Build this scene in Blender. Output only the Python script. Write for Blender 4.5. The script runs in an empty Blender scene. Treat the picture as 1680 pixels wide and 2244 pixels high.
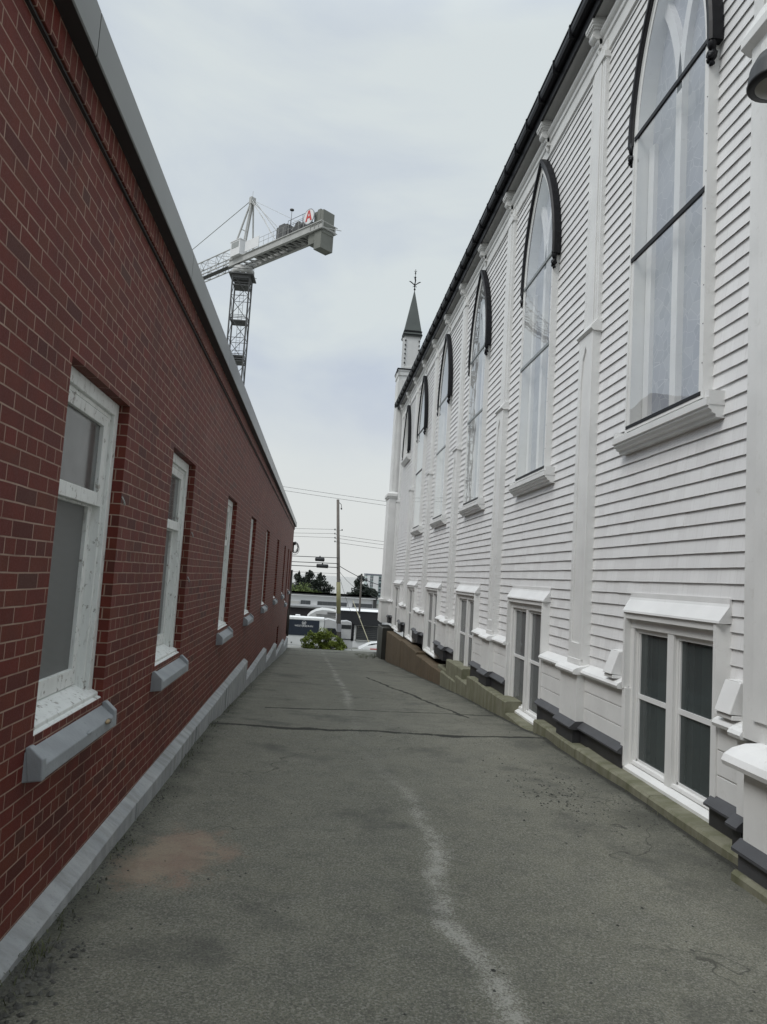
import bpy, math, random
from mathutils import Vector, Matrix
R = math.radians
random.seed(7)
S = bpy.context.scene
COL = S.collection
PI = math.pi
EYE = 1.65                      # height of the camera above the pavement; the scene is measured from the eye and lifted at the end

# ------------------------------------------------------------------ helpers
def sstep(a, b, t):
    t = max(0.0, min(1.0, (t - a) / (b - a))); return t * t * (3 - 2 * t)

class MB:
    """collects faces and links them as one mesh object"""
    def __init__(s): s.v = []; s.f = []; s.m = []; s.cur = 0; s.sm = []; s.smooth = False
    def add(s, vs, fs):
        o = len(s.v); s.v += [tuple(p) for p in vs]
        for f in fs: s.f.append([o + i for i in f]); s.m.append(s.cur); s.sm.append(s.smooth)
    def quad(s, a, b, c, d): s.add([a, b, c, d], [(0, 1, 2, 3)])
    def box(s, x0, x1, y0, y1, z0, z1):
        s.add([(x0,y0,z0),(x1,y0,z0),(x1,y1,z0),(x0,y1,z0),(x0,y0,z1),(x1,y0,z1),(x1,y1,z1),(x0,y1,z1)],
              [(0,3,2,1),(4,5,6,7),(0,1,5,4),(1,2,6,5),(2,3,7,6),(3,0,4,7)])
    def obox(s, M, hx, hy, hz):
        vs = [M @ Vector((a*hx, b*hy, c*hz)) for c in (-1,1) for a, b in ((-1,-1),(1,-1),(1,1),(-1,1))]
        s.add(vs, [(0,3,2,1),(4,5,6,7),(0,1,5,4),(1,2,6,5),(2,3,7,6),(3,0,4,7)])
    def prism_y(s, prof, y0, y1, dy=None):
        """closed profile of (x,z) points extruded along y; dy: per-point (d0,d1) end offsets (splays)"""
        n = len(prof); dy = dy or [(0, 0)] * n
        s.add([(x, y0 + d[0], z) for (x, z), d in zip(prof, dy)] + [(x, y1 + d[1], z) for (x, z), d in zip(prof, dy)],
              [tuple(range(n)), tuple(range(2*n-1, n-1, -1))] + [(i, i+n, (i+1) % n + n, (i+1) % n) for i in range(n)])
    def prism_x(s, prof, x0, x1):
        n = len(prof)
        s.add([(x0, y, z) for y, z in prof] + [(x1, y, z) for y, z in prof],
              [tuple(range(n-1, -1, -1)), tuple(range(n, 2*n))] + [(i, (i+1) % n, (i+1) % n + n, i+n) for i in range(n)])
    def prism_z(s, prof, z0, z1, top=None):
        n = len(prof); top = top or prof
        s.add([(x, y, z0) for x, y in prof] + [(x, y, z1) for x, y in top],
              [tuple(range(n-1, -1, -1)), tuple(range(n, 2*n))] + [(i, (i+1) % n, (i+1) % n + n, i+n) for i in range(n)])
    def tube(s, pts, r, n=6, cap=True):
        pts = [Vector(p) for p in pts]; rs = r if isinstance(r, (list, tuple)) else [r] * len(pts)
        o = len(s.v); prev = None
        for i, p in enumerate(pts):
            t = (pts[min(i+1, len(pts)-1)] - pts[max(i-1, 0)]).normalized()
            if prev is None:
                a = Vector((0,0,1)) if abs(t.z) < .9 else Vector((1,0,0)); u = t.cross(a).normalized()
            else:
                u = (prev - t * prev.dot(t)).normalized()
            prev = u; w = t.cross(u)
            for k in range(n):
                an = 2*PI*k/n; s.v.append(tuple(p + (u*math.cos(an) + w*math.sin(an)) * rs[i]))
        for i in range(len(pts)-1):
            for k in range(n):
                s.f.append([o+i*n+k, o+i*n+(k+1) % n, o+(i+1)*n+(k+1) % n, o+(i+1)*n+k]); s.m.append(s.cur); s.sm.append(s.smooth)
        if cap:
            s.f.append([o+k for k in range(n-1, -1, -1)]); s.m.append(s.cur); s.sm.append(False)
            e = o+(len(pts)-1)*n; s.f.append([e+k for k in range(n)]); s.m.append(s.cur); s.sm.append(False)
    def lathe(s, prof, n=20, c=(0,0,0), M=None):
        o = len(s.v); M = M or Matrix.Translation(c)
        for r, z in prof:
            for k in range(n):
                an = 2*PI*k/n; s.v.append(tuple(M @ Vector((r*math.cos(an), r*math.sin(an), z))))
        for i in range(len(prof)-1):
            for k in range(n):
                s.f.append([o+i*n+k, o+i*n+(k+1) % n, o+(i+1)*n+(k+1) % n, o+(i+1)*n+k]); s.m.append(s.cur); s.sm.append(s.smooth)
    def blob(s, c, r, seed=0, n=8):
        rr = random.Random(seed); M = Matrix.Translation(c); o = len(s.v)
        for i in range(n//2+1):
            ph = PI*i/(n//2)
            for k in range(n):
                q = 1 + rr.uniform(-.22, .22) if 0 < i < n//2 else 1
                s.v.append(tuple(Vector(c) + Vector((r[0]*q*math.sin(ph)*math.cos(2*PI*k/n), r[1]*q*math.sin(ph)*math.sin(2*PI*k/n), r[2]*q*math.cos(ph)))))
        for i in range(n//2):
            for k in range(n):
                s.f.append([o+i*n+k, o+(i+1)*n+k, o+(i+1)*n+(k+1) % n, o+i*n+(k+1) % n]); s.m.append(s.cur); s.sm.append(True)
    def build(s, name, mats, parent=None, label=None, shift=None, bevel=0):
        me = bpy.data.meshes.new(name)
        vs = s.v if shift is None else [(a-shift[0], b-shift[1], c-shift[2]) for a, b, c in s.v]
        me.from_pydata(vs, [], s.f)
        mats = mats if isinstance(mats, (list, tuple)) else [mats]
        for m in mats: me.materials.append(m)
        me.polygons.foreach_set('material_index', s.m)
        me.polygons.foreach_set('use_smooth', s.sm)
        me.validate(); me.update()
        ob = bpy.data.objects.new(name, me); COL.objects.link(ob)
        if shift is not None: ob.location = shift
        if parent is not None: ob.parent = parent
        if label: ob['label'] = label
        if bevel:
            b = ob.modifiers.new('bevel', 'BEVEL'); b.width = bevel; b.segments = 2; b.limit_method = 'ANGLE'; b.angle_limit = R(40)
        return ob

def thing(name, label, cat, loc=(0,0,0), group=None, rz=0):
    o = bpy.data.objects.new(name, None); COL.objects.link(o); o.location = loc; o.rotation_euler = (0,0,rz)
    o.empty_display_size = .3
    o['label'] = label; o['category'] = cat
    if group: o['group'] = group
    return o
def tag(o, label, cat, group=None):
    o['label'] = label; o['category'] = cat
    if group: o['group'] = group
    return o
def structure(o): o['kind'] = 'structure'; return o

def interp(tab, y):
    if y <= tab[0][0]: return tab[0][1]
    for (a, za), (b, zb) in zip(tab, tab[1:]):
        if y <= b: return za + (zb-za) * (y-a)/(b-a)
    return tab[-1][1]

# ------------------------------------------------------------------ materials
class NT:
    def __init__(s, name):
        s.m = bpy.data.materials.new(name); s.m.use_nodes = True; s.t = s.m.node_tree; s.t.nodes.clear()
        s.out = s.t.nodes.new('ShaderNodeOutputMaterial')
    def n(s, ty, **kw):
        nd = s.t.nodes.new(ty)
        for k, v in kw.items():
            if k.startswith('i_'): nd.inputs[k[2:].replace('_', ' ')].default_value = v
            else: setattr(nd, k, v)
        return nd
    def l(s, a, b): s.t.links.new(a, b)
    def coord(s, scale=(1,1,1), out='Object'):
        c = s.n('ShaderNodeTexCoord'); m = s.n('ShaderNodeMapping'); m.inputs['Scale'].default_value = scale
        s.l(c.outputs[out], m.inputs['Vector']); return m.outputs['Vector']
    def noise(s, vec, scale, detail=4, rough=.55):
        nd = s.n('ShaderNodeTexNoise'); nd.inputs['Scale'].default_value = scale; nd.inputs['Detail'].default_value = detail; nd.inputs['Roughness'].default_value = rough
        s.l(vec, nd.inputs['Vector']); return nd.outputs['Fac']
    def ramp(s, fac, stops, interp='LINEAR'):
        nd = s.n('ShaderNodeValToRGB'); nd.color_ramp.interpolation = interp
        e = nd.color_ramp.elements
        while len(e) < len(stops): e.new(.5)
        for i, (p, c) in enumerate(stops):
            e[i].position = p; e[i].color = (c, c, c, 1) if not isinstance(c, (tuple, list)) else (*c[:3], 1)
        s.l(fac, nd.inputs['Fac']); return nd.outputs['Color']
    def mix(s, fac, a, b, mode='MIX'):
        nd = s.n('ShaderNodeMix', data_type='RGBA', blend_type=mode)
        for key, v in (('Factor', fac), ('A', a), ('B', b)):
            sock = [i for i in nd.inputs if i.name == key and (i.type == 'RGBA' if key != 'Factor' else i.type == 'VALUE')][0]
            if isinstance(v, (int, float)): sock.default_value = v if key == 'Factor' else (v, v, v, 1)
            elif isinstance(v, (tuple, list)): sock.default_value = (*v[:3], 1)
            else: s.l(v, sock)
        return [o for o in nd.outputs if o.type == 'RGBA'][0]
    def math(s, op, a, b=None, c=None):
        nd = s.n('ShaderNodeMath', operation=op)
        for i, v in enumerate((a, b, c)):
            if v is None: continue
            if isinstance(v, (int, float)): nd.inputs[i].default_value = v
            else: s.l(v, nd.inputs[i])
        return nd.outputs[0]
    def bump(s, h, strength=.3, dist=.01):
        nd = s.n('ShaderNodeBump'); nd.inputs['Strength'].default_value = strength; nd.inputs['Distance'].default_value = dist
        s.l(h, nd.inputs['Height']); return nd.outputs['Normal']
    def bsdf(s, color, rough=.6, normal=None, metal=0, spec=.5):
        p = s.n('ShaderNodeBsdfPrincipled'); p.inputs['Metallic'].default_value = metal; p.inputs['Specular IOR Level'].default_value = spec
        for key, v in (('Base Color', color), ('Roughness', rough)):
            if isinstance(v, (int, float)): p.inputs[key].default_value = v if key == 'Roughness' else (v, v, v, 1)
            elif isinstance(v, (tuple, list)): p.inputs[key].default_value = (*v[:3], 1)
            else: s.l(v, p.inputs[key])
        if normal is not None: s.l(normal, p.inputs['Normal'])
        s.l(p.outputs[0], s.out.inputs['Surface']); return p

def paint(name, col, rough=.5, var=.08, scale=3, bump=.08, dirt=None, bscale=60, spec=.5):
    n = NT(name); v = n.coord()
    f = n.noise(v, scale, 5); lo = tuple(c*(1-var) for c in col); hi = tuple(min(1, c*(1+var)) for c in col)
    c = n.ramp(f, [(.3, lo), (.7, hi)])
    if dirt:
        f2 = n.noise(v, scale*4, 8, .7); c = n.mix(n.ramp(f2, [(.58, 0), (.72, dirt[1])]), c, dirt[0])
    n.bsdf(c, rough, n.bump(n.noise(v, bscale, 3), bump, .004), spec=spec); return n.m

def brick_mat(name, soldier=False):
    n = NT(name); g = n.n('ShaderNodeTexCoord'); sp = n.n('ShaderNodeSeparateXYZ'); n.l(g.outputs['Object'], sp.inputs[0])
    nn = n.n('ShaderNodeNewGeometry'); sn = n.n('ShaderNodeSeparateXYZ'); n.l(nn.outputs['Normal'], sn.inputs[0])
    side = n.math('GREATER_THAN', n.math('ABSOLUTE', sn.outputs[1]), .5)
    u = n.math('ADD', n.math('MULTIPLY', sp.outputs[1], n.math('SUBTRACT', 1, side)), n.math('MULTIPLY', sp.outputs[0], side))
    co = n.n('ShaderNodeCombineXYZ')
    if soldier: n.l(sp.outputs[2], co.inputs[0]); n.l(u, co.inputs[1])
    else: n.l(u, co.inputs[0]); n.l(sp.outputs[2], co.inputs[1])
    # the courses wander a few millimetres
    wob = n.noise(g.outputs['Object'], 2.2, 2)
    add = n.n('ShaderNodeVectorMath', operation='ADD'); w3 = n.n('ShaderNodeCombineXYZ')
    ww = n.math('MULTIPLY', n.math('SUBTRACT', wob, .5), .012); n.l(ww, w3.inputs[0]); n.l(ww, w3.inputs[1])
    n.l(co.outputs[0], add.inputs[0]); n.l(w3.outputs[0], add.inputs[1])
    b = n.n('ShaderNodeTexBrick'); n.l(add.outputs[0], b.inputs['Vector'])
    b.offset = .5; b.offset_frequency = 2; b.squash = 1.0 if soldier else .5; b.squash_frequency = 6
    b.inputs['Scale'].default_value = 1; b.inputs['Mortar Size'].default_value = .0040; b.inputs['Mortar Smooth'].default_value = .25
    b.inputs['Brick Width'].default_value = .2 if soldier else .203; b.inputs['Row Height'].default_value = .0677
    b.inputs['Color1'].default_value = (0, 0, 0, 1); b.inputs['Color2'].default_value = (1, 1, 1, 1); b.inputs['Mortar'].default_value = (.5, .5, .5, 1)
    fine = n.noise(g.outputs['Object'], 140, 5, .7); med = n.noise(g.outputs['Object'], 9, 4)
    tone = n.ramp(b.outputs['Color'], [(0, (.082,.021,.016)), (.1, (.118,.024,.016)), (.35, (.146,.028,.018)), (.55, (.136,.038,.022)), (.75, (.152,.027,.019)), (.92, (.112,.025,.019)), (1, (.085,.034,.025))])
    tone = n.mix(n.ramp(med, [(.35, 0), (.75, .5)]), tone, (.085, .024, .021))
    tone = n.mix(n.ramp(fine, [(.55, 0), (.8, .5)]), tone, (.06, .02, .015))
    mort = n.mix(n.ramp(n.noise(g.outputs['Object'], 6, 5), [(.35, 0), (.7, 1)]), (.38,.27,.21), (.24,.145,.11))
    col = n.mix(b.outputs['Fac'], tone, mort)
    eff = n.noise(g.outputs['Object'], 1.1, 6, .65)      # pale lime bloom in places
    col = n.mix(n.ramp(eff, [(.58, 0), (.8, .20)]), col, (.30, .20, .18))
    run = n.noise(n.coord((1, 1.6, .22)), 1.3, 6, .65)          # dark rain runs
    col = n.mix(n.ramp(run, [(.55, 0), (.75, .5)]), col, (.045, .018, .014))
    h = n.math('ADD', n.math('MULTIPLY', n.math('SUBTRACT', 1, b.outputs['Fac']), 1.0), n.math('MULTIPLY', fine, .25))
    n.bsdf(col, n.ramp(fine, [(.3, .5), (.7, .75)]), n.bump(h, .8, .010), spec=.22); return n.m

def siding_mat():
    n = NT('white_shingle_paint'); g = n.n('ShaderNodeTexCoord'); sp = n.n('ShaderNodeSeparateXYZ'); n.l(g.outputs['Object'], sp.inputs[0])
    co = n.n('ShaderNodeCombineXYZ'); n.l(sp.outputs[1], co.inputs[0]); n.l(n.math('ADD', sp.outputs[2], .87+.0617*2), co.inputs[1])
    b = n.n('ShaderNodeTexBrick'); n.l(co.outputs[0], b.inputs['Vector']); b.offset = .37; b.offset_frequency = 2; b.squash = .8; b.squash_frequency = 3
    b.inputs['Scale'].default_value = 1; b.inputs['Mortar Size'].default_value = .0014; b.inputs['Mortar Smooth'].default_value = .6
    b.inputs['Brick Width'].default_value = .17; b.inputs['Row Height'].default_value = .1235
    b.inputs['Color1'].default_value = (0,0,0,1); b.inputs['Color2'].default_value = (1,1,1,1)
    base = n.ramp(b.outputs['Color'], [(0, (.71,.705,.70)), (1, (.77,.768,.762))])
    st = n.coord((2, 26, 1.6)); grime = n.noise(st, 1.4, 6, .6)
    base = n.mix(n.ramp(grime, [(.52, 0), (.76, .4)]), base, (.57,.565,.535))
    jm = n.math('MULTIPLY', b.outputs['Fac'], n.ramp(n.noise(n.coord(), 5, 3), [(.42, .08), (.60, .75)]))
    col = n.mix(jm, base, (.42,.41,.39))
    gr = n.noise(n.coord((30, 90, 6)), 1, 5, .6)
    h = n.math('SUBTRACT', n.math('MULTIPLY', gr, .5), n.math('MULTIPLY', b.outputs['Fac'], .7))
    n.bsdf(col, .55, n.bump(h, .25, .004)); return n.m

def asphalt_mat():
    n = NT('worn_asphalt'); g = n.n('ShaderNodeTexCoord'); v = g.outputs['Object']
    sp = n.n('ShaderNodeSeparateXYZ'); n.l(v, sp.inputs[0]); X, Y = sp.outputs[0], sp.outputs[1]
    big = n.noise(v, .7, 5, .6); mid = n.noise(v, 4, 6, .65); fine = n.noise(v, 90, 4, .7)
    vo = n.n('ShaderNodeTexVoronoi'); vo.inputs['Scale'].default_value = 125; n.l(v, vo.inputs['Vector'])
    stone = n.n('ShaderNodeSeparateColor'); n.l(vo.outputs['Color'], stone.inputs[0])
    col = n.ramp(big, [(.3, (.150,.146,.112)), (.7, (.205,.200,.158))])
    col = n.mix(n.ramp(mid, [(.35, .55), (.6, 0)]), col, (.095,.094,.080))
    col = n.mix(n.ramp(stone.outputs[0], [(.40, 0), (1, .6)]), col, (.31,.305,.26))
    col = n.mix(n.ramp(fine, [(.40, .65), (.54, 0)]), col, (.060,.060,.050))
    # worn, pale wandering strip where water runs down the middle
    cx = n.n('ShaderNodeFloatCurve')
    c = cx.mapping.curves[0]
    pts = [(0, .80), (2.6, .86), (2.9, .89), (3.17, .907), (3.37, .88), (3.57, .815), (3.77, .775), (4.22, .79), (4.78, .905), (5.56, .90), (6.3, .84), (7.2, .67), (9.5, .62), (13.7, .69), (16.3, .65), (21, .62), (34, .5)]
    c.points[0].location = (pts[0][0]/34, pts[0][1]); c.points[1].location = (1, pts[-1][1])
    for a, b in pts[1:-1]: c.points.new(a/34, b)
    cx.mapping.use_clip = False; cx.mapping.update()
    n.l(n.math('DIVIDE', Y, 34), cx.inputs['Value'])
    dx = n.math('ABSOLUTE', n.math('SUBTRACT', n.math('ADD', X, n.math('MULTIPLY', n.math('SUBTRACT', n.noise(v, 3.2, 5, .65), .5), .22)), cx.outputs[0]))
    strip = n.ramp(dx, [(.0, 1), (.17, 0)], 'EASE')
    yr = n.n('ShaderNodeFloatCurve'); yc = yr.mapping.curves[0]; yc.points[0].location = (0, 1); yc.points[1].location = (1, .5)
    for a_, b_ in ((4.4/34, .95), (5.4/34, .75), (6.6/34, .55), (8/34, .38), (10.5/34, .42), (12.5/34, .8), (20/34, .75)): yc.points.new(a_, b_)
    yr.mapping.update(); n.l(n.math('DIVIDE', Y, 34), yr.inputs['Value']); strip = n.math('MULTIPLY', strip, yr.outputs[0])
    brk = n.ramp(n.noise(v, 2.6, 6, .7), [(.34, .15), (.55, 1)])
    grit = n.ramp(n.noise(v, 75, 5, .8), [(.44, .05), (.58, 1)])
    gn = n.math('ADD', n.noise(v, 85, 5, .8), n.math('MULTIPLY', n.math('SUBTRACT', n.math('MULTIPLY', strip, brk), 1), .27))
    sm = n.ramp(gn, [(.36, 0), (.50, 1)])
    col = n.mix(n.math('MULTIPLY', sm, .7), col, (.42,.41,.365))
    # rusty sand patch near the brick wall
    def spot(cx0, cy0, rx, ry):
        a = n.math('POWER', n.math('DIVIDE', n.math('SUBTRACT', X, cx0), rx), 2); b = n.math('POWER', n.math('DIVIDE', n.math('SUBTRACT', Y, cy0), ry), 2)
        return n.math('ADD', n.math('SQRT', n.math('ADD', a, b)), n.math('MULTIPLY', n.math('SUBTRACT', n.noise(v, 3.4, 5, .65), .5), 1.5))
    red = n.ramp(spot(-.72, 4.45, .46, .66), [(.35, 1), (1.15, 0)], 'EASE')
    red = n.ramp(n.math('ADD', n.noise(v, 70, 5, .8), n.math('MULTIPLY', n.math('SUBTRACT', red, 1), .34)), [(.28, 0), (.48, .95)])
    col = n.mix(n.math('MULTIPLY', red, .85), col, n.mix(n.ramp(n.noise(v, 5, 4), [(.4, 0), (.6, 1)]), (.265,.185,.14), (.305,.24,.175)))
    # damp dark soil along both edges and a few oily stains
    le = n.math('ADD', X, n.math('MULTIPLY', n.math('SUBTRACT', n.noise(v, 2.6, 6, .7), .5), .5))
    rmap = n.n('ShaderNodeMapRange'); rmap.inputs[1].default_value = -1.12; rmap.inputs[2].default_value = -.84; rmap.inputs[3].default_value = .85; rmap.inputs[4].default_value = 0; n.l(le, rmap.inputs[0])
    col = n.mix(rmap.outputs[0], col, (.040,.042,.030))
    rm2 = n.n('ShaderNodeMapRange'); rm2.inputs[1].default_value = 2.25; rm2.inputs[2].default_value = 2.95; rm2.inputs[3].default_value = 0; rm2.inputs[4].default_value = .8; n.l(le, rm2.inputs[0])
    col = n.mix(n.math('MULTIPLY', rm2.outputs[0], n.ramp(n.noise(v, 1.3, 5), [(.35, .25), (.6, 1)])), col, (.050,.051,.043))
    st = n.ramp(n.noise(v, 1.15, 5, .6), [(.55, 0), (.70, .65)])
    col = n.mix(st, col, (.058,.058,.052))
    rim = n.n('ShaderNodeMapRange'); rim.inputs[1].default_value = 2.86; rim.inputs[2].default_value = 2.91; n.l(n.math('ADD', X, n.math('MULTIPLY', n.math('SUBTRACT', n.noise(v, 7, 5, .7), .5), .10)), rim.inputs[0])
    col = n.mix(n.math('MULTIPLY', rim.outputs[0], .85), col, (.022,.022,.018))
    # hairline cracks
    dv = n.n('ShaderNodeVectorMath', operation='ADD'); off = n.n('ShaderNodeTexNoise'); off.inputs['Scale'].default_value = 3; n.l(v, off.inputs['Vector'])
    n.l(v, dv.inputs[0]); n.l(off.outputs['Color'], dv.inputs[1])
    vc = n.n('ShaderNodeTexVoronoi', feature='DISTANCE_TO_EDGE'); vc.inputs['Scale'].default_value = .45; n.l(dv.outputs[0], vc.inputs['Vector'])
    hair = n.math('MULTIPLY', n.ramp(vc.outputs['Distance'], [(.0, 1), (.006, 0)]), n.ramp(n.noise(v, .5, 3), [(.5, 0), (.6, .7)]))
    col = n.mix(hair, col, (.02,.02,.017))
    # the four long seams (transverse and diagonal)
    def seam(x0, y0, x1, y1, w, amp, sc):
        L = math.hypot(x1-x0, y1-y0); tx, ty = (x1-x0)/L, (y1-y0)/L
        ax, ay = n.math('SUBTRACT', X, x0), n.math('SUBTRACT', Y, y0)
        t = n.math('ADD', n.math('MULTIPLY', ax, tx), n.math('MULTIPLY', ay, ty))
        d = n.math('ADD', n.math('MULTIPLY', ax, -ty), n.math('MULTIPLY', ay, tx))
        d = n.math('ABSOLUTE', n.math('ADD', d, n.math('MULTIPLY', n.math('SUBTRACT', n.noise(v, sc, 6, .7), .5), amp)))
        ww = n.math('MULTIPLY', n.ramp(n.noise(v, 3.5, 4, .7), [(.3, .25), (.7, 1.4)]), w)
        m = n.math('SUBTRACT', 1, n.math('DIVIDE', d, ww)); m = n.math('MAXIMUM', m, 0); m = n.math('MINIMUM', n.math('MULTIPLY', m, 2.5), 1)
        return n.math('MULTIPLY', m, n.math('MULTIPLY', n.math('GREATER_THAN', t, 0), n.math('LESS_THAN', t, L)))
    seams = None
    for a in ((-1.15, 8.52, 2.98, 8.70, .075, .26, 1.2), (-.6, 10.45, 2.85, 10.9, .055, .22, 1.1), (1.35, 17.5, 2.35, 10.4, .05, .3, 1.3), (-1.1, 19.5, 2.9, 20.3, .05, .4, .9), (-1.1, 31.0, 2.9, 31.8, .12, .7, .7)):
        q = seam(*a); seams = q if seams is None else n.math('MAXIMUM', seams, q)
    col = n.mix(n.math('MULTIPLY', seams, .92), col, (.016,.016,.013))
    h = n.math('ADD', n.math('MULTIPLY', vo.outputs['Distance'], -.6), n.math('ADD', n.math('MULTIPLY', fine, .5), n.math('MULTIPLY', seams, -4)))
    h = n.math('ADD', h, n.math('MULTIPLY', mid, .8))
    n.bsdf(col, .86, n.bump(h, .55, .006), spec=.35); return n.m

def glass_mat(name, ior=1.6, tint=(.9,.95,.95), wav=.0):
    n = NT(name); fr = n.n('ShaderNodeFresnel'); ge = n.n('ShaderNodeNewGeometry')
    n.l(n.math('ADD', ior, n.math('MULTIPLY', ge.outputs['Backfacing'], 1/ior-ior)), fr.inputs['IOR'])     # a thin pane: the same from both sides
    t = n.n('ShaderNodeBsdfTransparent'); t.inputs['Color'].default_value = (*tint, 1)
    g = n.n('ShaderNodeBsdfGlossy'); g.inputs['Roughness'].default_value = .0; g.inputs['Color'].default_value = (.95,.97,.97,1)
    if wav:
        nb = n.bump(n.noise(n.coord(), 1.3, 2), wav, .02); n.l(nb, g.inputs['Normal'])
    m = n.n('ShaderNodeMixShader'); n.l(fr.outputs[0], m.inputs[0]); n.l(t.outputs[0], m.inputs[1]); n.l(g.outputs[0], m.inputs[2])
    n.l(m.outputs[0], n.out.inputs['Surface']); return n.m

def concrete_mat(name, c1, c2, c3, rough=.85, sc=2.2, streak=True):
    n = NT(name); v = n.coord(); vs = n.coord((1.5, 5, .8)) if streak else v
    col = n.ramp(n.noise(v, sc, 6, .65), [(.3, c1), (.7, c2)])
    col = n.mix(n.ramp(n.noise(vs, 1.6, 6, .65), [(.42, 0), (.68, .8)]), col, c3)
    f = n.noise(v, 70, 5, .75); col = n.mix(n.ramp(f, [(.56, 0), (.72, .5)]), col, tuple(c*.45 for c in c1))
    n.bsdf(col, rough, n.bump(n.math('ADD', f, n.noise(v, 14, 4)), .4, .008), spec=.35); return n.m

def foliage_mat(name, dark, mid, light):
    n = NT(name); oi = n.n('ShaderNodeNewGeometry')
    v = n.coord(); c = n.ramp(n.noise(v, .9, 3), [(.35, dark), (.5, mid), (.7, light)])
    rnd = n.ramp(oi.outputs['Random Per Island'], [(0, .7), (1, 1.3)]); c = n.mix(1, c, rnd, 'MULTIPLY')
    n.bsdf(c, .6, spec=.3); return n.m

BRICK = brick_mat('red_brick'); SOLDIER = brick_mat('red_brick_soldier', True)
SIDING = siding_mat(); ASPHALT = asphalt_mat()
WHITE = paint('white_trim_paint', (.73,.73,.715), .45, .07, 2.5, .10, ((.50,.49,.45), .45))
WHITE2 = paint('white_cap_paint', (.74,.74,.73), .42, .06, 3, .08, ((.54,.53,.49), .45))
def peeling():
    n = NT('peeling_white_paint'); v = n.coord(); vs = n.coord((1, 1, .22))
    c = n.ramp(n.noise(vs, 9, 6, .65), [(.3, (.70,.72,.70)), (.7, (.80,.82,.80))])
    pe = n.noise(v, 17, 7, .72); ed = n.ramp(pe, [(.60, 0), (.625, 1)]); c = n.mix(n.math('MULTIPLY', ed, .8), c, n.mix(n.ramp(n.noise(v, 60, 4), [(.4, 0), (.6, 1)]), (.20,.175,.15), (.36,.34,.31)))
    c = n.mix(n.ramp(n.noise(vs, 30, 6, .7), [(.56, 0), (.66, .55)]), c, (.36,.36,.34))
    n.bsdf(c, .5, n.bump(n.math('SUBTRACT', n.math('MULTIPLY', n.noise(v, 45, 4), .4), ed), .6, .004)); return n.m
OLDWHITE = peeling()
STONEGREY = paint('grey_painted_stone', (.28,.30,.315), .6, .14, 6, .5, ((.13,.13,.12), .6), 40)
FOOTING = concrete_mat('pale_speckled_concrete', (.29,.305,.315), (.40,.41,.41), (.20,.205,.19), sc=3.5)
COPING = paint('grey_metal_coping', (.125,.130,.122), .32, .22, .8, .03, ((.10,.10,.095), .4))
SEAM_SHADE = paint('dark_sealant_and_shade', (.03,.03,.03), .6)  # coping joint sealant, also the painted shade below coping and soldier course
BLACK = paint('black_gloss_paint', (.009,.009,.011), .45, .3, 8, .1, spec=.22)
BLACK2 = paint('black_base_paint', (.030,.030,.033), .5, .3, 5, .15)
BLACKCAP = paint('dark_slate_paint', (.062,.063,.068), .55, .2, 5, .15)
MOSSY = concrete_mat('mossy_concrete', (.15,.145,.10), (.23,.225,.165), (.10,.105,.055))
BROWN = concrete_mat('rust_stained_concrete', (.11,.080,.050), (.15,.112,.070), (.070,.058,.036))
SPIRE = paint('green_grey_roof', (.085,.098,.090), .55, .15, 1.2, .1)
SOFFIT = paint('grey_soffit', (.50,.50,.49), .6, .06)
LEADED = None
def leaded():
    n = NT('leaded_glass_panel'); v = n.coord((1, 1, 1))
    vo = n.n('ShaderNodeTexVoronoi', feature='DISTANCE_TO_EDGE'); vo.inputs['Scale'].default_value = 7.5; n.l(v, vo.inputs['Vector'])
    vc = n.n('ShaderNodeTexVoronoi'); vc.inputs['Scale'].default_value = 7.5; n.l(v, vc.inputs['Vector'])
    sc = n.n('ShaderNodeSeparateColor'); n.l(vc.outputs['Color'], sc.inputs[0])
    c = n.ramp(sc.outputs[0], [(0, (.30,.32,.36)), (.6, (.36,.38,.42)), (1, (.41,.43,.46))])
    c = n.mix(n.ramp(n.noise(v, 2, 4), [(.4, 0), (.7, .5)]), c, (.30,.31,.36))
    c = n.mix(n.ramp(vo.outputs['Distance'], [(.006, .75), (.02, 0)]), c, (.58,.59,.60))
    n.bsdf(c, .35, n.bump(vo.outputs['Distance'], .1, .01)); return n.m
LEADED = leaded()
GREYBAR = paint('grey_bar', (.22,.24,.24), .4)
PANE = glass_mat('storm_glazing', 2.15, (1,1,1), .06)
def screened(name, col, amt):
    n = NT(name); fr = n.n('ShaderNodeFresnel'); fr.inputs['IOR'].default_value = 1.32
    t = n.n('ShaderNodeBsdfTransparent'); t.inputs['Color'].default_value = (.8,.83,.82,1); g = n.n('ShaderNodeBsdfGlossy'); g.inputs['Roughness'].default_value = .06
    d = n.n('ShaderNodeBsdfDiffuse'); n.l(n.ramp(n.noise(n.coord((1,1,.5)), 1.6, 4), [(.3, tuple(c*.8 for c in col)), (.7, tuple(c*1.15 for c in col))]), d.inputs['Color'])
    m1 = n.n('ShaderNodeMixShader'); m1.inputs[0].default_value = amt; n.l(t.outputs[0], m1.inputs[1]); n.l(d.outputs[0], m1.inputs[2])
    m = n.n('ShaderNodeMixShader'); n.l(fr.outputs[0], m.inputs[0]); n.l(m1.outputs[0], m.inputs[1]); n.l(g.outputs[0], m.inputs[2]); n.l(m.outputs[0], n.out.inputs['Surface']); return n.m
PANE2 = screened('dusty_window_glass', (.105,.125,.125), .55)
PANE3 = screened('screened_window_glass', (.20,.21,.21), .72)
FROST = paint('grey_obscured_glass', (.125,.13,.128), .10, .35, 1.5, .02, spec=.8)
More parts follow.
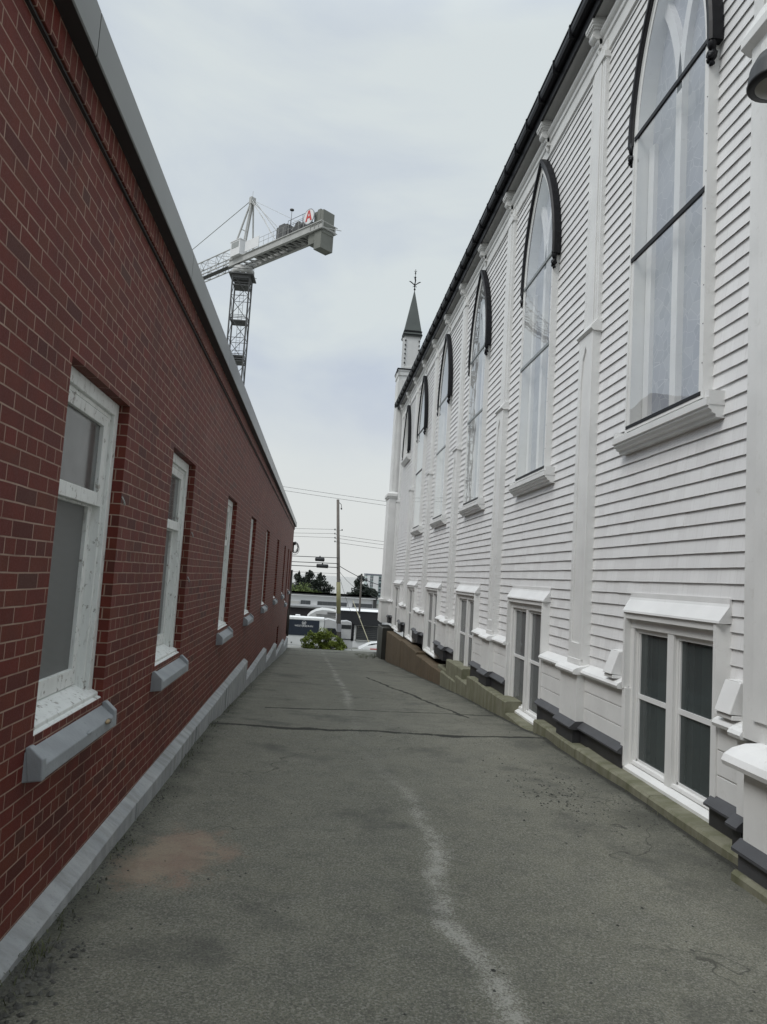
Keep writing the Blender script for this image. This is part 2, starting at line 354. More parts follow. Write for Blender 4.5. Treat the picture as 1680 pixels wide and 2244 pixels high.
def blind():
    n = NT('corrugated_grey_blind'); sp = n.n('ShaderNodeSeparateXYZ'); c = n.n('ShaderNodeTexCoord'); n.l(c.outputs['Object'], sp.inputs[0])
    w = n.math('SINE', n.math('MULTIPLY', sp.outputs[1], 420))
    n.bsdf(n.ramp(n.math('ADD', n.math('MULTIPLY', w, .5), .5), [(0, (.115,.12,.118)), (1, (.19,.195,.19))]), .4, n.bump(w, .4, .004)); return n.m
BLIND = blind()
ROOMDARK = paint('dim_interior', (.045,.05,.048), .8)
SHADE = paint('grey_green_window_shade', (.10,.12,.11), .6, .1, 1)
SHADE2 = paint('pale_window_curtain', (.26,.26,.255), .7, .1, 1)
STEEL = paint('pale_grey_steel', (.40,.40,.385), .45, .12, 2)
DSTEEL = paint('dark_grey_steel', (.085,.085,.085), .5, .15, 2)
BALLAST = paint('concrete_ballast', (.17,.175,.155), .8, .1, 1)
WOODPOLE = paint('weathered_pole', (.13,.115,.10), .85, .2, 3, .3)
YELLOWGUARD = paint('yellow_pole_guard', (.21,.195,.095), .6, .1)
RED = paint('red_sign_paint', (.55,.05,.045), .4)
NAVY = paint('navy_panel_paint', (.008,.015,.028), .6, .2, 2)
VEHWHITE = paint('vehicle_white', (.62,.63,.62), .3, .04)
SILVER = paint('silver_vehicle_paint', (.42,.42,.42), .3, .1, 1)
DGLASS = paint('dark_vehicle_glass', (.015,.017,.019), .08, .1)
RUBBER = paint('tyre_rubber', (.02,.02,.02), .8)
CABLE = paint('black_cable', (.02,.02,.022), .6)
LEAFDARK = foliage_mat('dark_leaves', (.014,.020,.015), (.022,.030,.021), (.034,.043,.029))
LEAFOLIVE = foliage_mat('olive_leaves', (.06,.085,.024), (.09,.12,.036), (.13,.16,.05))
LEAFBUSH = foliage_mat('bright_bush_leaves', (.095,.13,.016), (.16,.205,.028), (.25,.29,.055))
BARK = paint('bark', (.06,.05,.042), .9, .2, 6, .4)
TERRAIN = concrete_mat('town_ground', (.11,.11,.10), (.15,.15,.135), (.10,.11,.08))
PAVE = concrete_mat('sidewalk_concrete', (.24,.24,.22), (.31,.31,.29), (.20,.20,.18))
LOUVRE = paint('grey_louvred_glazing', (.075,.08,.085), .4, .15, .5)
OFFWHITE = paint('white_render', (.72,.72,.72), .6, .05, .3)
CLADGREEN = paint('pale_green_cladding', (.42,.50,.49), .4, .08, .2)
BGLASS = paint('blue_grey_glazing', (.06,.075,.085), .12, .2, .2)
DARKROOF = paint('dark_roof', (.05,.05,.05), .8)
DOORP = paint('brown_door', (.03,.012,.010), .5)
LENS = paint('frosted_lamp_lens', (.20,.195,.17), .3)

# ------------------------------------------------------------------ the ground
GL = [(-8,-1.60),(0,-1.62),(3,-1.645),(4.2,-1.70),(6.3,-1.745),(8,-1.79),(10.5,-1.93),(13,-2.09),(16.7,-2.33),(23,-2.80),(29.3,-3.23),(33,-3.45),(36,-3.72)]
GR = [(-8,-1.70),(0,-1.73),(4.5,-1.775),(6,-1.79),(7.6,-1.83),(8.45,-1.86),(9.2,-1.895),(10.5,-1.975),(13,-2.13),(16.1,-2.34),(23,-2.86),(27.2,-3.19),(33,-3.44),(36,-3.72)]
def gz(x, y):
    t = max(0, min(1, (x+1.09)/3.99)); return interp(GL, y)*(1-t) + interp(GR, y)*t
FAR = [(36,-3.85),(40,-4.4),(48,-5.6),(56,-6.5),(70,-7.4),(100,-8.6),(160,-11.5),(260,-13),(600,-13)]
def tz(y): return interp(GL, y) - .45 if y < 33.8 else interp([(33.8,-3.98)] + FAR, y)
def hsh(a, b):
    q = math.sin(a*12.9898 + b*78.233)*43758.5453; return q - math.floor(q)
def vnoise(x, y):
    i, j = math.floor(x), math.floor(y); u, v = x-i, y-j; u, v = u*u*(3-2*u), v*v*(3-2*v)
    return (hsh(i,j)*(1-u)+hsh(i+1,j)*u)*(1-v) + (hsh(i,j+1)*(1-u)+hsh(i+1,j+1)*u)*v

mb = MB(); xs = [-3000,-900,-300,-120,-60,-30,-15,-1.5,3.5,15,30,60,120,300,900,3000]; ys = [-60,-20,-8,0,4,8,13,18,24,30,33.8,36,40,48,56,70,100,160,260,420]
mb.add([(x, y, tz(y)) for y in ys for x in xs], [(j*len(xs)+i, j*len(xs)+i+1, (j+1)*len(xs)+i+1, (j+1)*len(xs)+i) for j in range(len(ys)-1) for i in range(len(xs)-1)])
structure(mb.build('ground', TERRAIN))

nw = NT('harbour_water'); nw.bsdf((.10,.12,.13), .12, nw.bump(nw.noise(nw.coord(), .6, 4), .25, .05)); mb = MB(); mb.quad((-6000,419,-13.3),(6000,419,-13.3),(6000,7000,-13.3),(-6000,7000,-13.3)); structure(mb.build('water', nw.m))
mb = MB(); mb.smooth = True
NX = 62; X0, X1 = -1.16, 3.16; YS = [-8 + i*.25 for i in range(36)]
while YS[-1] < 34.2: YS.append(YS[-1] + .05 + max(0, YS[-1]-8)*.004)
def alley_z(x, y):
    z = gz(x, y)
    z += .022*(vnoise(x*1.1+5, y*.8)-.5) + .008*(vnoise(x*4, y*4+9)-.5)
    cr = .9*(vnoise(x*1.3, 3.3)-.5)*.26
    d = y - (8.55 + (x+1.1)*.045) + cr
    z += .022*sstep(-.5, 0, d) * (1 - sstep(.02, .9, d))          # lifted lip along the big transverse seam
    if y > 31: z -= .0
    return z
mb.add([(X0+(X1-X0)*i/NX, y, alley_z(X0+(X1-X0)*i/NX, y)) for y in YS for i in range(NX+1)],
       [(j*(NX+1)+i, j*(NX+1)+i+1, (j+1)*(NX+1)+i+1, (j+1)*(NX+1)+i) for j in range(len(YS)-1) for i in range(NX)])
structure(mb.build('alley_pavement', ASPHALT))
mb = MB()
for x0 in range(-12, 14, 2):
    mb.box(x0+.006, x0+1.994, 34.28, 36.1, -4.2, -3.64 - .02*((x0 % 4) == 0))
structure(mb.build('sidewalk', PAVE))
mb = MB(); mb.box(-40, 40, 36.12, 36.30, -4.3, -3.70); structure(mb.build('kerb', PAVE))
mb = MB()
rows = [40,44,48,52,56,60,64,68,72]
mb.add([(x, y, tz(y)+.03) for y in rows for x in (-120, 120)], [(2*i, 2*i+1, 2*i+3, 2*i+2) for i in range(len(rows)-1)])
structure(mb.build('street', PAVE))

# loose gravel, dirt and weeds at the foot of the walls: nobody could count them
mb = MB()
def pebble(x, y, r, sd):
    z = alley_z(x, y); rr = random.Random(sd)
    vs = [(x+r*rr.uniform(.6,1.2)*math.cos(k*PI/2.5), y+r*rr.uniform(.6,1.2)*math.sin(k*PI/2.5), z+r*rr.uniform(-.1,.3)) for k in range(5)]
    vs.append((x, y, z+r*rr.uniform(.5,.9))); mb.add(vs, [(k, (k+1) % 5, 5) for k in range(5)])
for i in range(1500):
    y = random.uniform(2.4, 14) if i % 3 else random.uniform(2.4, 6)
    q = random.random()
    x = (-1.09 + abs(random.gauss(0, .06)) if q < .5 else 2.93 - abs(random.gauss(0, .09)) if q < .85 else random.uniform(-1, 2.8))
    pebble(x, y, random.uniform(.003, .011) * (1.4 if random.random() < .04 else 1), i)
for i in range(260):
    y = random.gauss(6.3, .5); x = random.gauss(2.25, .28)
    if x < 2.9: pebble(x, y, random.uniform(.004, .014), 9000+i)
for i in range(240):
    pebble(-1.06+abs(random.gauss(0, .09)), random.uniform(2.2, 3.35), random.uniform(.006, .02), 19000+i)
g = mb.build('gravel', concrete_mat('gravel_stone', (.05,.05,.045), (.12,.12,.105), (.035,.035,.03), streak=False)); g['kind'] = 'stuff'; g['label'] = 'loose grit and broken asphalt along the wall edges'
mb = MB()
def tuft(x, y, n, h, sd):
    rr = random.Random(sd); z = alley_z(min(x, 3.1), y) - .005
    for k in range(n):
        a = rr.uniform(0, 2*PI); l = h*rr.uniform(.5, 1.2); w = .0025; bx, by = x+rr.uniform(-.05,.05), y+rr.uniform(-.08,.08)
        d = Vector((math.cos(a), math.sin(a), 0)); s = Vector((-d.y, d.x, 0))*w
        p0 = Vector((bx, by, z)); p1 = p0 + d*l*.4 + Vector((0,0,l*.75)); p2 = p0 + d*l*.95 + Vector((0,0,l*.8))
        mb.add([p0-s, p0+s, p1+s*.8, p1-s*.8, p2], [(0,1,2,3), (3,2,4)])
for i in range(46):
    tuft(-1.075+abs(random.gauss(0,.02)), random.choice([random.uniform(2.5, 3.6), random.uniform(3.6, 12)]), random.randint(3, 9), random.uniform(.02, .06), i)
for i in range(40): tuft(2.93-abs(random.gauss(0,.02)), random.uniform(5, 13), random.randint(2, 5), random.uniform(.015, .04), 500+i)
for i in range(120): tuft(random.uniform(1.9, 2.8), random.uniform(28.5, 31.5), 6, random.uniform(.04, .10), 900+i)
g = mb.build('weeds', foliage_mat('dry_weeds', (.05,.055,.03), (.07,.08,.035), (.11,.11,.06))); g['kind'] = 'stuff'; g['label'] = 'small weeds growing in the joint at the foot of the walls'

# ------------------------------------------------------------------ brick building on the left
WX = -1.173; YB0, YB1 = -7.0, 33.3; ZT = 2.13
brick = thing('brick_building', 'long red brick building with white sash windows and grey metal coping', 'building', (-6, 13, 0))
bo = Vector((-6, 13, 0))
def bpart(mbx, name, mats, parent=None, label=None, bevel=0):
    """a part of the brick building, in its own coordinates"""
    ob = mbx.build(name, mats, None, label, bevel=bevel)
    ob.parent = parent or brick; ob.matrix_parent_inverse = Matrix.Identity(4)
    ob.location = -bo if (parent is None) else (0,0,0); return ob
WIN = [(3.28,-.78),(5.61,-.78),(9.08,-.78),(12.31,-.78),(16.12,-.78),(20.5,-.78),(25.12,-.78),(28.3,-1.2),(30.7,-.78)]
HEAD = .92
holes = [(y, y+1.0, zb, HEAD) for y, zb in WIN] + [(24.0, 24.95, -2.95, -1.85)]
mb = MB()
ysp = sorted({YB0, YB1} | {h[0] for h in holes} | {h[1] for h in holes}); zsp = sorted({-3.9, ZT, HEAD, -.78, -1.2, -2.95, -1.85})
for a, b in zip(ysp, ysp[1:]):
    for c, d in zip(zsp, zsp[1:]):
        ym, zm = (a+b)/2, (c+d)/2
        if any(h[0] < ym < h[1] and h[2] < zm < h[3] for h in holes): continue
        mb.quad((WX,a,c), (WX,b,c), (WX,b,d), (WX,a,d))
for y0, y1, z0, z1 in holes:
    x1 = WX-.2
    mb.quad((WX,y0,z0),(WX,y0,z1),(x1,y0,z1),(x1,y0,z0)); mb.quad((WX,y1,z0),(x1,y1,z0),(x1,y1,z1),(WX,y1,z1))
    mb.quad((WX,y0,z1),(WX,y1,z1),(x1,y1,z1),(x1,y0,z1)); mb.quad((WX,y0,z0),(x1,y0,z0),(x1,y1,z0),(WX,y1,z0))
mb.quad((WX,YB1,-6),(-12,YB1,-6),(-12,YB1,ZT),(WX,YB1,ZT)); mb.quad((WX,YB1,-3.9),(WX,YB1-.001,-3.9),(WX,YB1-.001,-6),(WX,YB1,-6))
mb.quad((WX,YB0,-3.9),(WX,YB0,ZT),(-12,YB0,ZT),(-12,YB0,-3.9)); mb.quad((-12,YB0,-6),(-12,YB0,ZT),(-12,YB1,ZT),(-12,YB1,-6))
bpart(mb, 'wall', BRICK)
mb = MB(); mb.box(-12, WX-.02, YB0, YB1, ZT-.02, ZT+.02); bpart(mb, 'roof', DARKROOF)
mb = MB(); mb.box(WX-.05, WX+.028, YB0, YB1+.028, 1.975, 2.112); bpart(mb, 'soldier_course', SOLDIER, bevel=.004)
mb = MB(); yj = YB0; joints = [2.91+2.28*k for k in range(-4, 14)]
ends = [YB0] + joints + [YB1+.11]
for a, b in zip(ends, ends[1:]):
    if b-a < .05: continue
    mb.cur = 0; mb.prism_y([(WX+.10, 2.105), (WX+.105, 2.112), (WX+.105, 2.305), (WX+.09, 2.318), (WX-.30, 2.27), (WX-.30, 2.135)], a+.004, b-.004)
    mb.cur = 1; mb.prism_y([(WX+.08, 2.12), (WX+.101, 2.12), (WX+.101, 2.30), (WX+.08, 2.30)], b-.006, b+.006)
mb.cur = 1; mb.quad((WX+.029, YB0, 2.1035), (WX+.1, YB0, 2.1035), (WX+.1, YB1+.1, 2.1035), (WX+.029, YB1+.1, 2.1035))  # black sheet: painted shade under the coping overhang
bpart(mb, 'coping', [COPING, SEAM_SHADE])
mb = MB(); mb.box(WX-.02, WX+.016, YB0, YB1+.01, 1.962, 1.974); bpart(mb, 'painted_shadow_strip', SEAM_SHADE)  # dark strip painted in as the shadow line below the soldier course
for (a, b, zt) in ((YB0, 12.93, -1.565), (12.935, 18.05, -1.895), (18.055, 22.95, -2.25), (23.1, 28.9, -2.66), (29.0, 33.3, -2.98)):
    mb = MB(); n = max(2, int((b-a)/.6))
    for i in range(n):          # the cast face is not quite straight
        y0, y1 = a+(b-a)*i/n, a+(b-a)*(i+1)/n
        e0, e1 = .006*math.sin(y0*2.3), .006*math.sin(y1*2.3)
        p = lambda y, e: [(WX+.002, y, zt+e*.5), (WX+.068+e, y, zt-.042+e*.4), (WX+.078+e, y, zt-.052+e*.4), (WX+.080+e, y, -3.9)]
        A, B = p(y0, e0), p(y1, e1)
        for k in range(3): mb.quad(A[k], B[k], B[k+1], A[k+1])
        if i % 4 == 3: mb.box(WX+.03, WX+.0805, y1-.003, y1+.003, -3.9, zt-.05)
        if i == 0: mb.add(A + [(WX+.002, y0, -3.9)], [(0,1,2,3,4)])
        if i == n-1: mb.add(B + [(WX+.002, y1, -3.9)], [(4,3,2,1,0)])
    bpart(mb, 'concrete_footing', FOOTING)

def sash_window(h):
    """meshes of one sash window: origin at the near bottom corner of its opening on the wall face; opening 1 m wide and h tall"""
    W = 1.0; f, sa, sb, gl, bl, st, tr = MB(), MB(), MB(), MB(), MB(), MB(), MB()
    x0, x1 = -.06, -.145                     # outer frame
    for (ya, yb, za, zb) in ((0, .07, 0, h), (W-.07, W, 0, h), (.07, W-.07, h-.075, h)):
        f.box(x1, x0, ya, yb, za, zb)
    for (ya, yb, za, zb) in ((.07, .095, .03, h-.075), (W-.095, W-.07, .03, h-.075), (.095, W-.095, h-.10, h-.075)):
        f.box(x1, x0-.022, ya, yb, za, zb)
    f.prism_y([(x0+.035, .0), (x0+.035, .03), (x1, .085), (x1, .0)], .0, W)     # sloping wooden sill
    f.prism_y([(x0+.055, -.02), (x0+.055, .005), (x0+.03, .012), (x0+.03, -.02)], .005, W-.005)
    zr = h*.655
    def sash(m, z0, z1, xa, xb, bt):
        for (ya, yb, za, zb) in ((.095, .165, z0, z1), (W-.165, W-.095, z0, z1), (.165, W-.165, z1-.06, z1), (.165, W-.165, z0, z0+bt)):
            m.box(xb, xa, ya, yb, za, zb)
    sash(sa, zr-.03, h-.10, -.085, -.125, .075)
    sash(sb, .085, zr+.02, -.128, -.168, .09)
    gl.quad((-.108,.165,zr+.04), (-.108,W-.165,zr+.04), (-.108,W-.165,h-.15), (-.108,.165,h-.15))
    bl.quad((-.150,.165,.17), (-.150,W-.165,.17), (-.150,W-.165,zr-.04), (-.150,.165,zr-.04))
    # grey stone sill with raised ends
    st.prism_y([(-.15, -.02), (-.02, -.03), (.075, -.105), (.078, -.165), (.0, -.175), (-.15, -.175)], -.075, W+.05)
    st.prism_y([(-.0, -.028), (.02, -.022), (.078, -.075), (.082, -.165), (.02, -.17)], W+.005, W+.052)
    st.prism_y([(-.0, -.028), (.02, -.022), (.078, -.075), (.082, -.165), (.02, -.17)], -.077, -.03)
    return dict(frame=f, upper_sash=sa, lower_sash=sb, upper_pane=gl, lower_pane=bl, stone_sill=st)
wmesh = {}
for k, (y, zb) in enumerate(WIN):
    h = round(HEAD-zb, 3)
    if h not in wmesh: wmesh[h] = sash_window(h)
    parts = wmesh[h]
    root = None
    for nm, mt, bv in (('frame', OLDWHITE, .004), ('upper_sash', OLDWHITE, .003), ('lower_sash', OLDWHITE, .003), ('upper_pane', FROST, 0), ('lower_pane', BLIND, 0), ('stone_sill', STONEGREY, .006)):
        p = parts[nm]
        if isinstance(p, MB):
            o = p.build(nm if nm != 'frame' else 'sash_window', mt, bevel=bv); parts[nm] = o
        else:
            o = p.copy(); COL.objects.link(o)
        if root is None:
            root = o; o.parent = brick; o.location = Vector((WX, y, zb)) - bo
        else: o.parent = root; o.location = (0,0,0)
    if k == 0: root['label'] = 'large white sash window nearest the viewer, peeling sill with chipped grey stone'
# chips and flaked bits on the first stone sill
first = [o for o in brick.children if o.name == 'sash_window'][0]
for nm, mt, bl in (('chip_mark', paint('chip_dark', (.16,.155,.14), .9, .3, 20, .4), (((.072,.90,-.112),(.018,.05,.014)),)),
                   ('broken_stone', paint('chip_ochre', (.36,.27,.16), .9, .2, 20, .4), (((.080,.862,-.106),(.010,.032,.012)),)),
                   ('chip_mark', STONEGREY, (((.070,.575,-.102),(.012,.04,.008)),))):
    mb = MB()
    for c_, r_ in bl: mb.blob(c_, r_, 3, 10)
    o = mb.build(nm, mt); o.parent = first
mb = MB()
mb.box(WX-.17, WX-.12, 24.0, 24.95, -2.95, -1.85); bpart(mb, 'door', DOORP)
# conduits and cable coil at the far corner
CONDUIT = paint('brown_conduit', (.045,.035,.03), .6)
for y, za, zb_, r in ((32.9, .1, -2.9, .045), (32.4, -.2, -2.6, .02), (31.6, -1.6, -2.7, .03)):
    mb = MB(); mb.smooth = True; mb.tube([(WX+.05, y, za), (WX+.05, y, zb_)], r, 8); bpart(mb, 'conduit', CONDUIT)
mb = MB(); mb.smooth = True
for k in range(6):
    r = .15+.018*k*(1 if k % 2 else .5); cy = 33.36
    mb.tube([(WX+.10+r*math.cos(a)*.75+.02*math.sin(k*3+2*a), cy+.02*k+.03*math.sin(3*a+k), 1.13+.02*math.cos(k*2.1)+.25*(r/.2)*math.sin(a)) for a in [2*PI*i/20 for i in range(21)]], .010, 5)
mb.tube([(WX+.02, 33.35, 1.35), (WX+.02, 33.36, .95)], .035, 6); mb.box(WX-.02, WX+.12, 33.31, 33.42, 1.26, 1.40)
bpart(mb, 'cable_coil', CABLE)
for (y, z) in ((4.285, .35), (6.66, .28), (6.66, -.13)):      # small masonry hooks beside the windows
    mb = MB(); mb.smooth = True; mb.tube([(WX+.004, y, z+.03), (WX+.02, y, z), (WX+.02, y+.012, z-.015), (WX+.012, y+.02, z-.008)], .005, 5)
    bpart(mb, 'wall_hook', STEEL)

# ------------------------------------------------------------------ white church on the right
BX = 3.2
church = thing('white_church', 'white shingled wooden church with tall pointed windows and black hood moulds', 'church', (10, 13, 0))
co_ = Vector((10, 13, 0))
def cpart(mbx, name, mats, parent=None, label=None, bevel=0):
    ob = mbx.build(name, mats, None, label, bevel=bevel)
    ob.parent = parent or church
    ob.location = -co_ if parent is None else (0,0,0); return ob
CEN = [6.30 + 4.13*k for k in range(6)]
ZS, ZB, ZB6 = 4.84, 1.66, 4.66
HA = .755; HR = (HA*HA + 1.80**2)/(2*HA)          # half width and arc radius of the lancet (outer edge of its frame)
def half_w(z, off=0.0):
    if z <= ZS: return HA+off
    q = (HR+off)**2 - (z-ZS)**2
    return math.sqrt(q) - (HR-HA) if q > (HR-HA)**2 else 0
def lancet(off, zb, a=HA, r=HR, zs=ZS, n=14):
    """outline y,z about the window axis: from bottom left up over the apex to bottom right"""
    c = r-a; ro = r+off; th = math.acos(max(-1, min(1, c/ro)))
    left = [(c - ro*math.cos(th*i/n), zs + ro*math.sin(th*i/n)) for i in range(n+1)]
    pts = [(-(a+off), zb)] + left
    return pts + [(-y, z) for y, z in pts[-2::-1]]
def sweep(m, cy, prof, zb, **kw):
    """profile of (offset, x) points swept round the lancet outline"""
    paths = [[(x, cy+y, z) for y, z in lancet(o, zb, **kw)] for o, x in prof]
    for i in range(len(prof)):
        A, B = paths[i], paths[(i+1) % len(prof)]
        for k in range(len(A)-1): m.quad(A[k], B[k], B[k+1], A[k+1])
    m.add([p[0] for p in paths], [tuple(range(len(prof)))]); m.add([p[-1] for p in paths], [tuple(range(len(prof)-1, -1, -1))])
def fill(m, cy, x, off, zb, **kw):
    P = lancet(off, zb, **kw); n = len(P)
    for i in range(n//2):
        a, b, c, d = P[i], P[i+1], P[n-2-i], P[n-1-i]
        if i == n//2-1: m.add([(x, cy+a[0], a[1]), (x, cy+b[0], b[1]), (x, cy+d[0], d[1])], [(0,1,2)])
        else: m.quad((x,cy+a[0],a[1]), (x,cy+b[0],b[1]), (x,cy+c[0],c[1]), (x,cy+d[0],d[1]))

# --- siding: every course is a real tapered board
BW = [6.09, 10.39, 14.62, 18.95, 23.15, 27.2]                 # basement window axes
BHW = [.865, .93, .98, 1.05, 1.0, 1.15]
YC0, YC1 = -3.0, 29.55
mb = MB(); EX = .1235; z = -.868
rr = random.Random(3)
while z < 6.74:
    cuts = []
    for k, c in enumerate(CEN):
        zb = ZB6 if k == 5 else ZB
        if z+EX > zb - .03:
            h = half_w(z+.0) - .03
            if h > .02: cuts.append((c-h, c+h))
    if z+.02 < -.10:
        for c, h in zip(BW, BHW): cuts.append((c-h+.06, c+h-.06))
    cuts.sort(); y = YC0; segs = []
    for a, b in cuts:
        if a > y: segs.append((y, a))
        y = max(y, b)
    segs.append((y, YC1))
    for a, b in segs:
        n = max(1, int((b-a)/.33)); cur = a
        for i in range(n):
            e = a+(b-a)*(i+1)/n
            j0, j1 = rr.uniform(-.0018,.0018), rr.uniform(-.0016,.0016)
            mb.prism_y([(BX+.03, z+.030), (BX+.003, z+.013), (BX-.010+j0, z+.002+j1), (BX-.014+j0, z+j1), (BX-.013+j0, z+.005+j1), (BX+.004, z+EX+.012), (BX+.03, z+EX+.012)], cur, e)
            cur = e
    z += EX
cpart(mb, 'shingle_siding', SIDING)
# --- closed body behind the siding
mb = MB(); mb.box(3.75, 17, YC0, 29.5, -4.5, 7.2); cpart(mb, 'inner_wall', ROOMDARK)
mb = MB(); mb.prism_y([(2.90, 7.49), (3.3, 7.42), (10, 17.2), (16.7, 7.42), (17.1, 7.49), (10, 17.45)], YC0, 29.9); cpart(mb, 'roof', DARKROOF)
# --- eave
mb = MB(); mb.quad((2.98, YC0, 7.235), (3.24, YC0, 7.235), (3.24, 30.0, 7.235), (2.98, 30.0, 7.235)); cpart(mb, 'soffit', SOFFIT)
mb = MB(); mb.prism_y([(BX+.02, 6.72), (3.165, 6.725), (3.165, 6.90), (3.145, 6.915), (3.145, 6.98), (3.12, 7.0), (3.10, 7.03), (3.10, 7.06), (3.125, 7.075), (3.125, 7.10), (3.165, 7.115), (3.165, 7.232), (BX+.02, 7.232)], YC0, 29.6)
cpart(mb, 'frieze', WHITE)
mb = MB(); mb.prism_y([(2.975, 7.20), (3.01, 7.20), (3.01, 7.42), (2.975, 7.42)], YC0, 30.05); cpart(mb, 'fascia', BLACK)
mb = MB(); pr = [(2.968, 7.34), (2.93, 7.335), (2.89, 7.36), (2.872, 7.40), (2.868, 7.455), (2.878, 7.475), (2.862, 7.485), (2.86, 7.50), (2.88, 7.505), (2.968, 7.505)]
mb.prism_y(pr, YC0, 30.15)
for k in range(40):
    y = 4+k*.66; mb.box(2.853, 2.97, y, y+.03, 7.325, 7.509)
cpart(mb, 'gutter', BLACK)
bm_ = MB()
bm_.box(2.985, 3.16, 0, .24, 7.15, 7.23); bm_.box(2.995, 3.16, .012, .228, 7.118, 7.15); bm_.box(3.02, 3.16, .03, .21, 7.09, 7.118)
bm_.smooth = True
bm_.tube([(3.075, .05, 7.03), (3.075, .19, 7.03)], .062, 12); bm_.tube([(3.115, .06, 6.95), (3.115, .18, 6.95)], .04, 10)
bm_.smooth = False; bm_.box(3.11, 3.165, .06, .18, 6.86, 7.09); bm_.tube([(3.135,.12,6.86),(3.145,.12,6.80),(3.15,.12,6.77)], [.03,.022,.008], 8)
br0 = None
for k in range(-1, 12):
    y = 8.235 + 2.065*k - .12
    if y > 29.3: break
    if br0 is None: br0 = cpart(bm_, 'eave_bracket', WHITE); br = br0
    else: br = br0.copy(); COL.objects.link(br)
    br.location = Vector((0, y, 0)) - co_
# --- pilasters
def pilaster():
    m = MB(); w = .43
    m.box(3.138, 3.21, 0, w, 3.16, 6.86); m.box(3.122, 3.139, .10, w-.10, 3.2, 6.80); m.box(3.130, 3.139, .045, .07, 3.2, 6.80); m.box(3.130, 3.139, w-.07, w-.045, 3.2, 6.80)
    m.box(3.11, 3.2, -.02, w+.02, 6.62, 6.70)
    m.prism_y([(3.21, 3.26), (3.13, 3.245), (3.062, 3.165), (3.055, 3.13), (3.09, 3.10), (3.21, 3.10)], -.03, w+.03)
    m.box(3.108, 3.21, 0, w, -.86, 3.10)
    # pointed panel frame on the lower shaft
    for (ya, yb) in ((0, .085), (w-.085, w)): m.box(3.088, 3.109, ya, yb, -.80, 3.10)
    c = w/2; 
    for sgn in (-1, 1):
        pts = [(c + sgn*(c-.085), 2.45), (c + sgn*(c-.10), 2.62), (c + sgn*.085, 2.82), (c, 2.97)]
        up = [(c, 3.10), (c+sgn*(c-.085), 3.10)]
        poly = pts + up
        if sgn > 0: poly = poly[::-1]
        m.prism_x(poly, 3.0885, 3.109)
    m.box(3.0885, 3.109, .085, w-.085, -.80, -.62)
    m.box(3.075, 3.16, .02, w-.02, -.868, -.80)
    return m
p0 = None
for k in range(6):
    y = 8.016 + 4.13*k
    if p0 is None: p0 = cpart(pilaster(), 'pilaster', WHITE, bevel=.004); p = p0
    else: p = p0.copy(); COL.objects.link(p)
    p.location = Vector((0, y, 0)) - co_
PY = [8.016 + 4.13*k for k in range(6)]
# near buttress at the edge of the view
mb = MB(); mb.box(3.13, 3.21, 4.74, 4.93, -.9, 6.8); mb.box(3.095, 3.131, 4.775, 4.895, -.9, 6.75); mb.box(2.985, 3.21, 3.4, 4.74, -.94, 4.2); mb.box(3.07, 3.21, 3.5, 4.70, 4.2, 6.8)
mb.prism_y([(3.21, 4.55), (3.08, 4.50), (2.93, 4.22), (2.93, 4.15), (3.0, 4.10), (3.21, 4.10)], 3.3, 4.80)
mb.box(2.965, 2.986, 3.5, 4.60, -.8, 4.05)
cpart(mb, 'buttress', WHITE, bevel=.004)
# --- water table: sloping white sill, broken by the basement windows, stepping out round the piers
segs = []; y = 4.75
for c, h in zip(BW, BHW): segs.append((y, c-h+.01)); y = c+h-.01
segs.append((y, 29.7))
def wt(m, y0, y1, d):
    m.prism_y([(BX-.02, -.845), (BX-.10-d, -.885), (BX-.135-d, -.905), (BX-.150-d, -.93), (BX-.140-d, -.955), (BX-.09-d, -.96), (BX-.02, -.955)], y0, y1)
for a, b in segs:
    mb = MB(); pl = MB(); bc = MB(); bb = MB()
    piers = [(p-.06, p+.49) for p in PY if a < p+.2 < b] + ([(3.0, 4.86)] if a < 5 else [])
    y = a; cut = []
    for p, q in piers:
        if p > y: cut.append((y, p, 0))
        cut.append((max(p, a), min(q, b), 1)); y = q
    if y < b: cut.append((y, b, 0))
    for (u, v, pier) in cut:
        d = .09 if pier else 0
        wt(mb, u - (.02 if pier else 0), v + (.02 if pier else 0), d)
        px = BX-.085-d
        if u == a and a > 5: u -= .075
        if v == b and b < 29: v += .075
        if pier: pl.box(px, BX, u, v, -1.50, -.957)
        else:
            for z0, z1 in ((-1.135, -.957), (-1.322, -1.145), (-1.50, -1.332)): pl.box(px, BX, u, v, z0, z1)
            pl.box(px+.014, BX, u, v, -1.5, -.96)
        bc.prism_y([(BX, -1.478), (px-.004, -1.482), (px-.075, -1.545), (px-.075, -1.562), (px-.03, -1.575), (BX, -1.575)], u-(.012 if pier else 0), v+(.012 if pier else 0))
        bb.box(px-.028, BX, u+.004, v-.004, -1.80, -1.570)
    cpart(mb, 'water_table', WHITE2); cpart(pl, 'plinth', WHITE, bevel=.003); cpart(bc, 'base_cap', BLACKCAP); cpart(bb, 'base_board', BLACK2)
